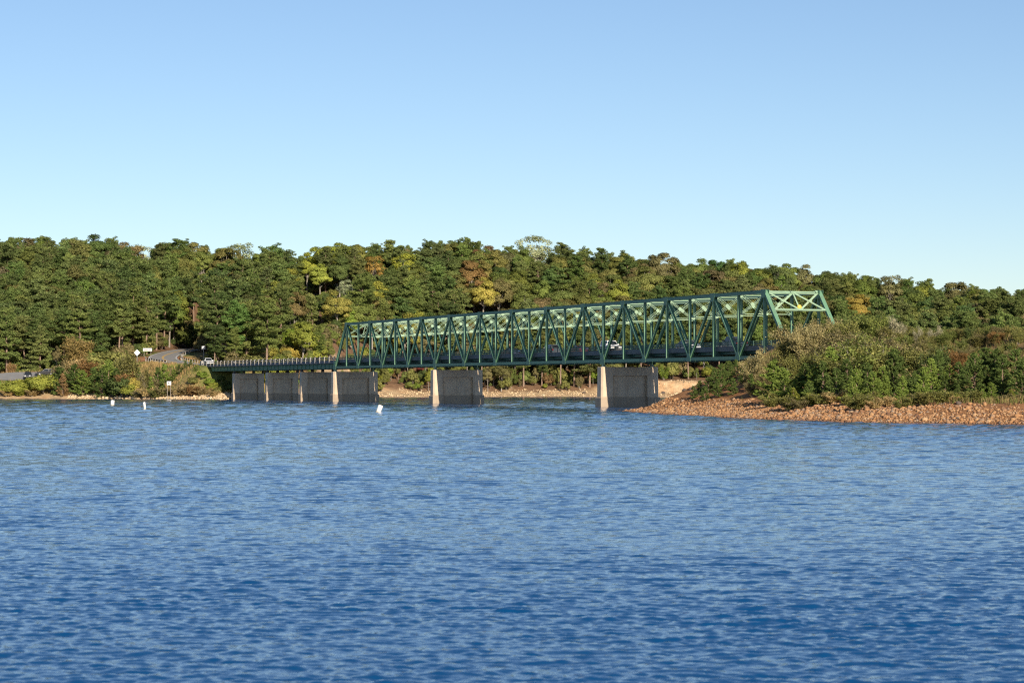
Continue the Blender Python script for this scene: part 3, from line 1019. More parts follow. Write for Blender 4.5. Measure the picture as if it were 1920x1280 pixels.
def side_vec(C):
    T = np.gradient(C[:, :2], axis=0)
    T /= np.linalg.norm(T, axis=1)[:, None]
    return np.stack([T[:, 1], -T[:, 0]], 1)


def strip(name, C, o0, o1, dz, mat, parent=None):
    Nn = side_vec(C)
    n = len(C)
    V = np.zeros((2 * n, 3))
    V[0::2, :2] = C[:, :2] + Nn * o0; V[1::2, :2] = C[:, :2] + Nn * o1
    V[0::2, 2] = V[1::2, 2] = C[:, 2] + dz
    F = np.stack([np.arange(0, 2 * n - 2, 2), np.arange(1, 2 * n - 2, 2), np.arange(3, 2 * n, 2), np.arange(2, 2 * n, 2)], 1)
    o = link(bpy.data.objects.new(name, mesh_np(name, V, F, mat)))
    if parent is not None: o.parent = parent
    else: tag(o, kind='structure')
    return o


main_c = resample(ROAD[1:], 1.5)
ramp_c = resample(RAMP[:-1], 1.5)
road = strip('hill_road', main_c, -4.0, 4.0, 0.06, M['asphalt'])
strip('edge_line', main_c, -3.72, -3.54, 0.066, M['white_paint'], road)
strip('edge_line', main_c, 3.54, 3.72, 0.066, M['white_paint'], road)
strip('centre_line', main_c, -0.26, -0.08, 0.066, M['yellow_paint'], road)
strip('centre_line', main_c, 0.08, 0.26, 0.066, M['yellow_paint'], road)
Nn_ = side_vec(ramp_c)
lot = np.zeros((len(ramp_c) * 5, 3))
wl = np.interp(ramp_c[:, 0], [-126, -117], [6.6, 3.4])
for j, o_ in enumerate((-1, -0.5, 0, 0.5, 1)):
    lot[j::5, :2] = ramp_c[:, :2] + Nn_ * (o_ * wl)[:, None]
lot[:, 2] = height(lot[:, 0], lot[:, 1]) + 0.10
q_ = np.arange(len(ramp_c) - 1) * 5
lotF = np.concatenate([np.stack([q_ + j, q_ + j + 1, q_ + j + 6, q_ + j + 5], 1) for j in range(4)])
tag(link(bpy.data.objects.new('shore_road', mesh_np('shore_road', lot, lotF, M['asphalt'], smooth=True))), kind='structure')


def guardrail(C, off, i0, i1, label, every=3):
    Nn = side_vec(C)
    pts = [Vector((C[i, 0] + Nn[i, 0] * off, C[i, 1] + Nn[i, 1] * off, C[i, 2] + 0.05)) for i in range(i0, i1)]
    root = abs_root('guardrail', pts[len(pts) // 2])
    tag(root, label, 'guardrail')
    mb = MB()
    prof = [(0.0, 0.42), (0.05, 0.50), (0.0, 0.58), (0.05, 0.66), (0.0, 0.74)]
    for p, q in zip(pts[:-1], pts[1:]):
        a = (q - p).normalized(); u = a.cross(UP)
        for (d0, z0), (d1, z1) in zip(prof[:-1], prof[1:]):
            mb.add([p + u * d0 + UP * z0, q + u * d0 + UP * z0, q + u * d1 + UP * z1, p + u * d1 + UP * z1], [(0, 1, 2, 3)])
    mb.build('beam', M['corten'], root)
    for k in range(0, len(pts), every):
        mb = MB(); p = pts[k]; mb.bar(p - UP * 0.4, p + UP * 0.76, (1, 0, 0), 0.16, (0, 1, 0), 0.16); mb.build('post', M['post_concrete'], root)


guardrail(main_c, 5.0, 26, 66, 'rusty guardrail on white posts along the inside of the road bend', 2)
guardrail(main_c, -5.0, 22, 42, 'short guardrail with white posts outside the road bend, below the diamond sign', 2)


# ------------------------------------------------------------------ signs
def sign(name, pos, w, h, zc, label, face='sign_white', diamond=False, posts=1, marks=(), rim=None, cat='sign'):
    root = empty(name, pos, 0)
    tag(root, label, cat)
    mb = MB()
    if diamond:
        k = w / 2
        mb.prism([(-k, -0.02, zc), (0, -0.02, zc - k), (k, -0.02, zc), (0, -0.02, zc + k)], (0, 0.03, 0))
    else:
        mb.box(-w / 2, w / 2, -0.02, 0.01, zc - h / 2, zc + h / 2)
    mb.build('panel', M[face], root)
    for k in range(posts):
        x = 0 if posts == 1 else (-0.38 + 0.76 * k) * w
        mb = MB(); mb.box(x - 0.05, x + 0.05, 0.012, 0.11, -0.6, zc + h * 0.4); mb.build('post', M['galv'] if posts == 1 else M['wood'], root)
    for (x0, x1, z0, z1, mt) in marks:
        mb = MB(); mb.box(x0, x1, -0.032, -0.021, zc + z0, zc + z1); mb.build('lettering', M[mt], root)
    return root


def on_ground(px, Y, dz=0.0):
    X = at(px, Y)
    return Vector((X, Y, ground_z(X, Y) + dz))


p = on_ground(257, 652)
sign('road_sign', p, 1.75, 1.75, at(257, 652, 661).z - p.z, 'white diamond road sign at the outside of the road bend', diamond=True)
p = on_ground(276.5, 674)
zc = at(276.5, 674, 655.3).z - p.z
sign('park_sign', p, 2.5, 0.8, zc, 'long white board with a dark red line of writing, left of the road bend', posts=2,
     marks=[(-0.92 + k * 0.31, -0.92 + k * 0.31 + (0.23 if k % 3 else 0.16), -0.17, 0.13, 'sign_red') for k in range(6)])
p = on_ground(381.5, 672)
sign('route_sign', p, 0.95, 0.95, at(381.5, 672, 651.5).z - p.z, 'grey square sign on a post at the dark mouth of the forest road', face='sign_grey',
     marks=[(-0.28, 0.28, 0.08, 0.2, 'sign_white'), (-0.28, 0.28, -0.2, -0.08, 'sign_white')])
p = on_ground(317, 590)
sign('bank_sign', p, 1.05, 0.9, at(317, 590, 718).z - p.z, 'small white notice with dark print on the bank near the approach bridge', posts=2,
     marks=[(-0.3, -0.06, -0.19, 0.19, 'sign_dark'), (0.0, 0.3, 0.06, 0.19, 'sign_dark'), (0.0, 0.3, -0.19, -0.06, 'sign_dark')])
p = on_ground(69.5, 617)
rb = empty('slanted_post', p)
tag(rb, 'white leaning marker post in the bushes beside the parked dark cars', 'post')
mb = MB(); mb.bar((0, 0, -0.3), (-0.35, 0, 1.75), (0.97, 0, 0.15), 0.16, (0, 1, 0), 0.16); mb.build('shaft', M['sign_white'], rb)
mb = MB(); mb.box(0.38, 0.75, -0.1, -0.06, 0.25, 0.6); mb.box(0.5, 0.56, -0.06, 0.0, -0.3, 0.6); mb.build('marker_plate', M['sign_white'], rb)


# ------------------------------------------------------------------ vehicles
def vehicle(kind, pos, heading, paint, label, group):
    """heading: angle of the nose about Z, 0 = +X; wheels stand on pos"""
    root = empty({'sedan': 'sedan_car', 'suv': 'suv_car', 'jeep': 'off_road_car', 'pickup': 'pickup_truck'}[kind], pos, heading)
    tag(root, label, 'truck' if kind == 'pickup' else 'car', group)
    P_ = M['car_' + paint]
    if kind == 'sedan':
        L, W, zs, zr = 4.7, 1.8, 0.95, 1.44
        low = [(-2.35, 0.42), (-2.30, 0.90), (-1.75, 1.0), (1.0, 0.98), (2.1, 0.80), (2.35, 0.62), (2.33, 0.30), (-2.2, 0.28)]
        cab = [(-1.75, 0.98), (-1.0, 1.42), (0.15, 1.45), (1.05, 0.97)]
    elif kind == 'suv':
        L, W, zs, zr = 4.8, 1.9, 1.1, 1.78
        low = [(-2.4, 0.5), (-2.36, 1.08), (-2.0, 1.14), (0.95, 1.12), (2.15, 0.98), (2.4, 0.75), (2.38, 0.36), (-2.3, 0.34)]
        cab = [(-2.3, 1.10), (-1.95, 1.74), (0.1, 1.80), (0.95, 1.10)]
    elif kind == 'jeep':
        L, W, zs, zr = 4.4, 1.85, 1.15, 1.88
        low = [(-2.1, 0.55), (-2.1, 1.16), (0.75, 1.16), (1.9, 1.10), (2.15, 1.0), (2.2, 0.52), (2.0, 0.46), (-2.0, 0.46)]
        cab = [(-2.08, 1.14), (-1.98, 1.86), (0.3, 1.88), (0.72, 1.14)]
    else:
        L, W, zs, zr = 5.6, 1.95, 1.15, 1.85
        low = [(-2.8, 0.6), (-2.8, 1.16), (1.1, 1.16), (2.5, 1.08), (2.75, 0.85), (2.75, 0.45), (-2.7, 0.45)]
        cab = [(-0.75, 1.14), (-0.62, 1.82), (0.45, 1.86), (1.15, 1.14)]
    h = W / 2

    def shell(prof, hw, hw_top, z0, z1):
        mb = MB()
        zmin, zmax = min(z for _, z in prof), max(z for _, z in prof)
        n = len(prof)
        V = []
        for sd in (-1, 1):
            for x, z in prof:
                k = (z - zmin) / (zmax - zmin)
                V.append((x, sd * (hw + (hw_top - hw) * k), z))
        Fs = [tuple(range(n)), tuple(range(2 * n - 1, n - 1, -1))] + [(i, i + n, (i + 1) % n + n, (i + 1) % n) for i in range(n)]
        mb.add(V, Fs)
        return mb
    body = shell(low, h, h * 0.97, 0, 1).build('body', P_, root)
    shell(cab, h * 0.95, h * 0.78, 0, 1).build('cabin', P_, root)
    zb_, zt_ = cab[0][1], max(z for _, z in cab)

    def side_y(z): return h * 0.95 + (h * 0.78 - h * 0.95) * (z - zb_) / (zt_ - zb_) + 0.012
    xa0, xa1, xb0, xb1 = cab[0][0], cab[1][0], cab[2][0], cab[3][0]
    z0, z1 = zb_ + 0.06, zt_ - 0.09

    def xl(z): return xa0 + (xa1 - xa0) * (z - zb_) / (cab[1][1] - zb_) + 0.12
    def xr(z): return xb1 + (xb0 - xb1) * (z - zb_) / (cab[2][1] - zb_) - 0.12
    xm = (xa1 + xb0) / 2
    for sd in (-1, 1):
        for (a0, a1, b0, b1) in ((xl(z0), xl(z1), xm - 0.05, xm - 0.05), (xm + 0.05, xm + 0.05, xr(z0), xr(z1))):
            mb = MB()
            y0, y1 = sd * side_y(z0), sd * side_y(z1)
            mb.prism([(a0, y0, z0), (b0, y0, z0), (b1, y1, z1), (a1, y1, z1)], (0, -sd * 0.02, 0))
            mb.build('side_window', M['glass'], root)
        mb = MB(); mb.box(xr(z0) + 0.0, xr(z0) + 0.16, sd * h * 0.98 - 0.02, sd * h * 0.98 + sd * 0.2, z0, z0 + 0.17); mb.build('mirror', P_, root)
    for nm, (p0, p1), sg in (('windscreen', (cab[3], cab[2]), 1), ('rear_window', (cab[0], cab[1]), -1)):
        mb = MB()
        v0, v1 = Vector((p0[0], 0, p0[1])), Vector((p1[0], 0, p1[1]))
        a, b = v0.lerp(v1, 0.1), v0.lerp(v1, 0.88)
        n = Vector((v1.z - v0.z, 0, -(v1.x - v0.x))).normalized() * sg
        if n.x * sg < 0: n = -n
        mb.prism([a + n * 0.012 + Vector((0, -h * 0.86, 0)), a + n * 0.012 + Vector((0, h * 0.86, 0)), b + n * 0.012 + Vector((0, h * 0.74, 0)), b + n * 0.012 + Vector((0, -h * 0.74, 0))], -n * 0.02)
        mb.build(nm, M['glass'], root)
    r = 0.33 if kind == 'sedan' else 0.39
    for x in (-L * 0.30, L * 0.305):
        for sd in (-1, 1):
            mb = MB(); y = sd * (h - 0.10)
            mb.tube([(x, y - 0.11, r), (x, y + 0.11, r)], r, 16)
            t = mb.build('wheel', M['tyre'], root)
            mb = MB(); mb.tube([(x, y + sd * 0.105, r), (x, y + sd * 0.122, r)], r * 0.62, 12); mb.build('rim', M['rim'], t)
    xf, xk = low[[i for i, q in enumerate(low) if q[0] == max(p_[0] for p_ in low)][0]][0], min(p_[0] for p_ in low)
    zl = 0.66 if kind == 'sedan' else 0.84
    for sd in (-1, 1):
        mb = MB(); mb.box(xf - 0.12, xf + 0.012, sd * h * 0.62 - 0.2, sd * h * 0.62 + 0.2, zl - 0.09, zl + 0.08); mb.build('headlight', M['lamp_white'], root)
        mb = MB(); mb.box(xk - 0.012, xk + 0.1, sd * h * 0.8 - 0.12, sd * h * 0.8 + 0.12, zl - 0.02, zl + 0.2); mb.build('tail_light', M['lamp_red'], root)
    mb = MB(); mb.box(xf - 0.1, xf + 0.03, -h * 0.38, h * 0.38, zl - 0.14, zl + 0.05); mb.build('grille', M['trim_black'], root)
    for x0, x1 in ((xf - 0.15, xf + 0.05), (xk - 0.05, xk + 0.15)):
        mb = MB(); mb.box(x0, x1, -h * 0.96, h * 0.96, 0.36, 0.55); mb.build('bumper', M['trim_black'] if kind in ('jeep', 'pickup') else P_, root)
    if kind == 'jeep':
        mb = MB(); mb.tube([(-2.12, 0, 1.0), (-2.36, 0, 1.0)], 0.4, 16); mb.build('spare_wheel', M['tyre'], root)
    return root


def s_at(px, t=0.0):
    """station along the bridge seen at photo column px"""
    k = (px - 960.0) / FPX
    # X = BX + s SA + t CA ; Y = BY - s CA + t SA ; X = k Y
    return (k * (BY + t * SA) - BX - t * CA) / (SA + k * CA)


TO_CAM = math.atan2(-CA, SA)
AWAY = TO_CAM + math.pi
gb = 'vehicles crossing the bridge'


def on_bridge(px, lane, kind, paint, label):
    t = 2.45 if lane == 0 else WID - 2.45
    vehicle(kind, B(s_at(px, t), t, 8.46), TO_CAM if lane == 0 else AWAY, paint, label, gb)


on_bridge(390, 0, 'suv', 'white', 'white SUV at the left bank end of the approach bridge')
on_bridge(958, 1, 'sedan', 'navy', 'dark sedan driving away on the truss, farthest of the dark cars')
on_bridge(1034, 1, 'suv', 'grey', 'grey SUV on the truss just left of the low maroon car')
on_bridge(1085, 1, 'sedan', 'maroon', 'low dark maroon car between the grey SUV and the white one')
on_bridge(1145, 0, 'jeep', 'white', 'white boxy SUV on the truss above the nearest concrete pier')
on_bridge(1290, 0, 'sedan', 'silver', 'silver blue car on the truss right of the nearest pier')
on_bridge(1374, 1, 'pickup', 'navy', 'dark blue pickup on the truss next to the near end portal')
sx = 12.0
vehicle('suv', B(NP * PANEL + sx, WID - 2.45, 8.47), AWAY, 'white', 'white car on the road past the truss, nearly hidden by shrubs', gb)
p = on_ground(52.5, 624.5, 0.1)
vehicle('jeep', p, R(-82), 'black', 'black off road car parked on the shore road at far left', 'cars parked by the shore')
p = on_ground(84, 631.0, 0.1)
vehicle('suv', p, R(-160), 'black', 'dark SUV on the shore road, half hidden behind yellow green bushes', 'cars parked by the shore')


# ------------------------------------------------------------------ buoys
def buoy(px, Y, r, h, tilt, az, label):
    root = empty('buoy', (at(px, Y), Y, 0.0))
    root.rotation_euler = Matrix.Rotation(R(az), 3, 'Z').to_4x4().to_3x3().to_euler()
    root.rotation_euler = (0, R(tilt), 0)
    tag(root, label, 'buoy', 'white marker buoys')
    mb = MB(); mb.lathe([(r * 0.92, 0.12), (r, 0.16), (r, h - 0.06), (r * 0.94, h - 0.02), (r * 0.7, h)], 24); mb.build('body', M['buoy'], root, smooth=True)
    mb = MB(); mb.lathe([(r * 0.9, -0.5), (r * 1.04, -0.4), (r * 1.04, 0.09), (r * 0.98, 0.13), (r * 0.9, 0.14)], 24); mb.build('waterline_band', M['buoy_stain'], root, smooth=True)
    mb = MB(); mb.tube([(0, 0, h - 0.01), (0, 0, h + 0.05)], [0.05, 0.04], 8); mb.build('lifting_eye', M['galv'], root)


buoy(211, 416, 0.33, 0.86, 3, 0, 'squat white barrel buoy, leftmost of the three on the water')
buoy(272, 350, 0.165, 0.98, -7, 0, 'slim upright white post buoy right of the squat barrel buoy')
buoy(709, 302, 0.31, 0.98, 21, 0, 'white can buoy leaning to the right before the first truss pier')


# ------------------------------------------------------------------ stones
def ico():
    t = (1 + 5 ** 0.5) / 2
    v = np.array([(-1, t, 0), (1, t, 0), (-1, -t, 0), (1, -t, 0), (0, -1, t), (0, 1, t), (0, -1, -t), (0, 1, -t), (t, 0, -1), (t, 0, 1), (-t, 0, -1), (-t, 0, 1)], float)
    v /= np.linalg.norm(v[0])
    f = np.array([(0, 11, 5), (0, 5, 1), (0, 1, 7), (0, 7, 10), (0, 10, 11), (1, 5, 9), (5, 11, 4), (11, 10, 2), (10, 7, 6), (7, 1, 8), (3, 9, 4), (3, 4, 2), (3, 2, 6), (3, 6, 8), (3, 8, 9), (4, 9, 5), (2, 4, 11), (6, 2, 10), (8, 6, 7), (9, 8, 1)])
    return v, f


ICO_V, ICO_F = ico()


def rocks(name, P, size, mat, seed, label, cat='rocks', sub=False):
    r = np.random.default_rng(seed)
    n = len(P)
    V = ICO_V[None] * r.uniform(0.62, 1.2, (n, 12, 1))
    V = V * (np.array([1.0, 0.8, 0.62]) * r.uniform(0.75, 1.25, (n, 1, 3)))
    a = r.uniform(0, 2 * np.pi, n); b = r.normal(0, 0.35, n)
    ca, sa, cb, sb = np.cos(a)[:, None], np.sin(a)[:, None], np.cos(b)[:, None], np.sin(b)[:, None]
    x, y, z = V[..., 0], V[..., 1], V[..., 2]
    y, z = y * cb - z * sb, y * sb + z * cb
    x, y = x * ca - y * sa, x * sa + y * ca
    V = np.stack([x, y, z], -1) * (size[:, None, None] * 0.5) + P[:, None, :]
    F = (ICO_F[None] + (np.arange(n) * 12)[:, None, None]).reshape(-1, 3)
    col = np.repeat(np.clip(r.beta(2.0, 1.7, n), 0, 1) * np.clip(.25 + P[:, 2] / .28, .1, 1), 20)      # stones at the waterline are wet and dark
    me = mesh_np(name, V.reshape(-1, 3), F, mat, {'leaf': ('FACE', 'FLOAT', col)})
    o = link(bpy.data.objects.new(name, me))
    return tag(o, label, cat, kind='stuff')


def shore_points(poly, n, dmin, dmax, seed, xlo, xhi, power=1.0):
    r = np.random.default_rng(seed)
    segs = [(poly[i], poly[i + 1]) for i in range(len(poly) - 1)]
    w = np.array([np.hypot(*(b - a)) for a, b in segs]); w /= w.sum()
    k = r.choice(len(segs), n, p=w)
    t = r.uniform(0, 1, n)
    A = np.array([segs[i][0] for i in k]); Bv = np.array([segs[i][1] for i in k])
    P = A + (Bv - A) * t[:, None]
    T = (Bv - A) / np.linalg.norm(Bv - A, axis=1)[:, None]
    d = dmin + (dmax - dmin) * r.uniform(0, 1, n) ** power
    return P, T, d


# the near point: stones from the tip round the camera side
seg = np.array([(20, 331), (15, 325), (15.0, 316), (16.4, 299), (19.4, 275), (24, 248), (31, 222), (39.5, 213), (44, 207), (70, 196)])
P, T, d = shore_points(seg, 21000, -0.7, 11.0, 51, 0, 0, 1.1)
Nn = np.stack([-T[:, 1], T[:, 0]], 1)                       # inland is to the left of travel
P = P + Nn * d[:, None]
keep = (rng.uniform(0, 1, len(P)) < np.clip(1.25 - np.maximum(0, d - 6.0) / 5, 0, 1)) & (height(P[:, 0], P[:, 1]) < 1.75)
P, d = P[keep], d[keep]
sz = np.clip(rng.lognormal(-1.68, 0.52, len(P)), 0.07, 0.7)
Z = height(P[:, 0], P[:, 1])
rocks('riprap_stones', np.column_stack([P, Z + sz * 0.12]), sz, M['rock'], 52, 'orange tan broken stones covering the shore of the right hand point')
# the left bank under the bushes
seg = np.array([(-112, 605.5), (-100, 604), (-84, 590), (-71, 579), (-64, 577), (-59.5, 581), (-56.5, 590)])
P, T, d = shore_points(seg, 2600, -0.4, 5.6, 53, 0, 0)
P = P + np.stack([-T[:, 1], T[:, 0]], 1) * d[:, None]
P = P[height(P[:, 0], P[:, 1]) < 1.75 + 0.3 * vnoise(P[:, 0], P[:, 1], 6, 3)]
sz = np.clip(rng.lognormal(-0.5, 0.35, len(P)), 0.3, 1.3)
rocks('bank_stones', np.column_stack([P, height(P[:, 0], P[:, 1]) + sz * 0.15]), sz, M['rock_pale'], 54, 'pale yellow broken stones along the left bank below the bushes')
# scattered cobbles on the far beach
seg = np.array([(-41, 707), (-30, 722), (0, 734), (30, 738), (56, 737), (75, 734)])
P, T, d = shore_points(seg, 1500, -0.2, 13, 55, 0, 0)
P = P + np.stack([-T[:, 1], T[:, 0]], 1) * d[:, None]
sz = np.clip(rng.lognormal(-0.75, 0.4, len(P)), 0.2, 1.2)
rocks('beach_stones', np.column_stack([P, height(P[:, 0], P[:, 1]) + sz * 0.08]), sz, M['rock_pale'], 56, 'scattered pale stones on the sandy far beach behind the bridge')


def boulder(x, y, size, mat, label, group, seed):
    r = np.random.default_rng(seed)
    V, F = ICO_V, ICO_F
    # one subdivision for a rounder block
    mid = {}
    V = [tuple(v) for v in V]; NF = []
    def m_(a, b):
        k = (min(a, b), max(a, b))
        if k not in mid:
            q = (np.array(V[a]) + np.array(V[b])) / 2; V.append(tuple(q / np.linalg.norm(q))); mid[k] = len(V) - 1
        return mid[k]
    for a, b, c in F:
        ab, bc, ca = m_(a, b), m_(b, c), m_(c, a)
        NF += [(a, ab, ca), (b, bc, ab), (c, ca, bc), (ab, bc, ca)]
    V = np.array(V) * r.uniform(0.78, 1.12, (len(V), 1)) * np.array([1, r.uniform(.6, .9), r.uniform(.5, .75)]) * size * 0.5
    me = mesh_np('boulder', V, np.array(NF), mat, {'leaf': ('FACE', 'FLOAT', np.full(len(NF), r.uniform(0.2, 0.9)))})
    o = link(bpy.data.objects.new('boulder', me))
    o.location = (x, y, ground_z(x, y) + size * 0.14)
    o.rotation_euler = (0, 0, r.uniform(0, 6.28))
    return tag(o, label, 'rock', group)


for k, (px, Y, s_) in enumerate([(1262, 312, .9), (1272, 311, 1.3), (1283, 309, 1.1), (1296, 308, 1.2), (1307, 306, .9), (1250, 314, .8), (1318, 304, 1.0)]):
    boulder(at(px, Y), Y, s_ * .62, M['rock_dark'], ['first', 'second', 'third', 'fourth', 'fifth', 'sixth', 'seventh'][[1, 2, 3, 4, 5, 0, 6][k]] + ' dark boulder from the left at the shaded tip of the rocky point', 'dark boulders at the tip', 60 + k)
for k, (px, Y, s_, lab) in enumerate([(1693, 233.5, .75, 'dark brown boulder at the top of the stones below the young pines'), (1797, 226, .7, 'dark boulder lying high on the clay bank at right'),
                                      (1600, 226, .6, 'tan boulder set among smaller stones at the middle of the point'), (1483, 248, .6, 'rust brown boulder on the stony shore below the pale shrub')]):
    boulder(at(px, Y), Y, s_, M['rock_dark'] if k < 2 else M['rock'], lab, None, 80 + k)
for k, (px, Y, s_, lab) in enumerate([(1243, 744, 1.5, 'dark lone boulder on the bare clay bank right of the nearest pier'), (1155 - 60, 745, 1.3, 'dark boulder on the far beach left of the nearest pier')]):
    boulder(at(px, Y), Y, s_, M['rock_dark'], lab, None, 90 + k)


# ------------------------------------------------------------------ vegetation: leaf meshes
def quads(C, Nrm, a, b, r, droop=None):
    """one leaf face per centre: half length a, half width b, facing Nrm"""
    n = len(C)
    Nrm = Nrm / np.maximum(1e-6, np.linalg.norm(Nrm, axis=1))[:, None]
    t = r.normal(size=(n, 3)) if droop is None else droop
    t = t - Nrm * (t * Nrm).sum(1)[:, None]
    t /= np.maximum(1e-6, np.linalg.norm(t, axis=1))[:, None]
    s = np.cross(Nrm, t)
    a = np.broadcast_to(np.asarray(a, float), (n,))[:, None]; b = np.broadcast_to(np.asarray(b, float), (n,))[:, None]
    V = np.stack([C - t * a, C + s * b, C + t * a, C - s * b], 1).reshape(-1, 3)
    return V, np.arange(4 * n).reshape(-1, 4)


def leaf_mesh(name, parts, mat, r):
    """parts: list of (V, F, shade)"""
    Vs, Fs, Sh, n = [], [], [], 0
    for V, F, sh in parts:
        Vs.append(V); Fs.append(F + n); Sh.append(sh); n += len(V)
    return mesh_np(name, np.concatenate(Vs), np.concatenate(Fs), mat, {'leaf': ('FACE', 'FLOAT', np.concatenate(Sh))})


def sph(r, n):
    v = r.normal(size=(n, 3))
    return v / np.linalg.norm(v, axis=1)[:, None]


def pine(seed, H=20.0, base=0.42, Rm=3.5, dens=1.0, top='round'):
    """tall pine: bare trunk below, uneven whorls of flat needle sprays above"""
    r = np.random.default_rng(seed)
    lean = r.normal(0, 0.25, 2)
    axis = lambda z: np.array([lean[0] * (z / H) ** 2 * 2, lean[1] * (z / H) ** 2 * 2, z])
    tm = MB()
    zs = [-0.6, 0, H * .2, H * .45, H * .7, H * .92]
    tm.tube([axis(max(z, 0)) + np.array([0, 0, min(z, 0)]) for z in zs], [0.34, 0.27, 0.23, 0.18, 0.11, 0.04], 7)
    for _ in range(5):                                      # dead stubs on the bare trunk
        z = r.uniform(.25, .5) * H; a = r.uniform(0, 6.28); L_ = r.uniform(.6, 1.6)
        tm.tube([axis(z), axis(z) + np.array([math.cos(a) * L_, math.sin(a) * L_, 0.1])], [0.04, 0.02], 4)
    parts = []
    z = base * H
    while z < H - 0.3:
        f = (z - base * H) / (H * (1 - base))
        if top == 'cone': prof = 1.0 * (1 - f) ** 0.5 + 0.08
        else: prof = (0.55 + 1.6 * f) if f < 0.25 else math.sqrt(max(0.03, 1 - ((f - 0.32) / 0.72) ** 2))
        for _ in range(r.integers(3, 6)):
            if r.uniform() < 0.16: continue
            az = r.uniform(0, 6.28); ln = Rm * prof * r.uniform(0.55, 1.18)
            el = R(-6 + 42 * f + r.normal(0, 9))
            d = np.array([math.cos(az) * math.cos(el), math.sin(az) * math.cos(el), math.sin(el)])
            p0 = axis(z + r.uniform(-.3, .3))
            tip = p0 + d * ln + np.array([0, 0, 0.12 * ln])
            if ln > 0.8: tm.tube([p0, p0 + d * ln * .55, tip], [0.07, 0.045, 0.02], 4)
            for q in np.arange(0.38, 1.01, 0.9 / max(1.0, ln)):
                c = p0 + (tip - p0) * q + np.append(r.normal(0, 0.22 * ln * 0.35, 2), r.normal(0, .12))
                rad = r.uniform(.65, 1.1) * (0.8 + 0.2 * prof)
                n = int(78 * dens * (rad / .75) ** 2)
                u = sph(r, n) * r.uniform(.35, 1, (n, 1)) ** .5
                C = c + u * np.array([rad, rad, rad * .60]) + np.array([0, 0, .1])
                Nn = u * np.array([.8, .8, 1.0]) + np.array([0, 0, 0.55]) + r.normal(0, .5, (n, 3))
                V, F = quads(C, Nn, r.uniform(.16, .30, n), r.uniform(.07, .12, n), r)
                tone = r.normal(0, .12)
                parts.append((V, F, np.clip(.5 + tone + r.normal(0, .12, n), 0, 1)))
        z += r.uniform(.55, .95)
    return leaf_mesh('pine_crown', parts, M['needle'], r), tm


def broadleaf(seed, H=18.0, Rm=4.6, base=0.28, dens=1.0, leafs=0.30, lobes=46, shape=1.0, clump=0.30, mat='leaf'):
    """round headed tree: limbs carrying leaf clumps of uneven size, gaps between"""
    r = np.random.default_rng(seed)
    tm = MB()
    hc = H * (base + (1 - base) * .5); hv = H * (1 - base) * .5
    lean = r.normal(0, .4, 2)
    fork = np.array([lean[0] * .3, lean[1] * .3, H * (base + .06)])
    k = H / 18
    tm.tube([(0, 0, -.6), (0, 0, 0), fork * .55, fork], [.40 * k, .30 * k, .24 * k, .20 * k], 7)
    top = np.array([lean[0], lean[1], H * .86])
    tm.tube([fork, (fork + top) / 2 + np.append(r.normal(0, .3, 2), 0), top], [.19 * k, .12 * k, .03], 6)
    parts = []
    U = sph(r, lobes * 3)
    U = U[U[:, 2] > -0.62]
    # spread the lobes
    chosen = []
    for u in U:
        if all(np.dot(u, c) < math.cos(0.42) for c in chosen): chosen.append(u)
        if len(chosen) >= lobes: break
    bulge = {}
    for u in chosen:
        s = r.uniform(.62, 1.0) if r.uniform() < .75 else r.uniform(.35, .62)
        wz = 1.0 if u[2] > 0 else shape
        c = np.array([lean[0] * .6, lean[1] * .6, hc]) + u * np.array([Rm, Rm, hv * wz]) * s * .84
        rad = Rm * clump * r.uniform(.7, 1.25)
        if r.uniform() < .6: tm.tube([fork + (top - fork) * r.uniform(0, .7), (fork + c) / 2 + np.array([0, 0, .3]), c], [.09 * k, .05 * k, .02], 4)
        n = int(112 * dens * (rad / 1.4) ** 2 * (0.30 / leafs) ** 1.75)
        v = sph(r, n)
        v = np.where((v @ u)[:, None] < -0.35, -v, v)
        C = c + v * rad * r.uniform(.55, 1.08, (n, 1)) * np.array([1, 1, .82])
        Nn = v + u * .45 + np.array([0, 0, .35]) + r.normal(0, .42, (n, 3))
        V, F = quads(C, Nn, r.uniform(.8, 1.35, n) * leafs, r.uniform(.55, .95, n) * leafs, r)
        tone = r.normal(0, .13)
        parts.append((V, F, np.clip(.5 + tone + r.normal(0, .11, n), 0, 1)))
    return leaf_mesh('leaf_crown', parts, M[mat], r), tm


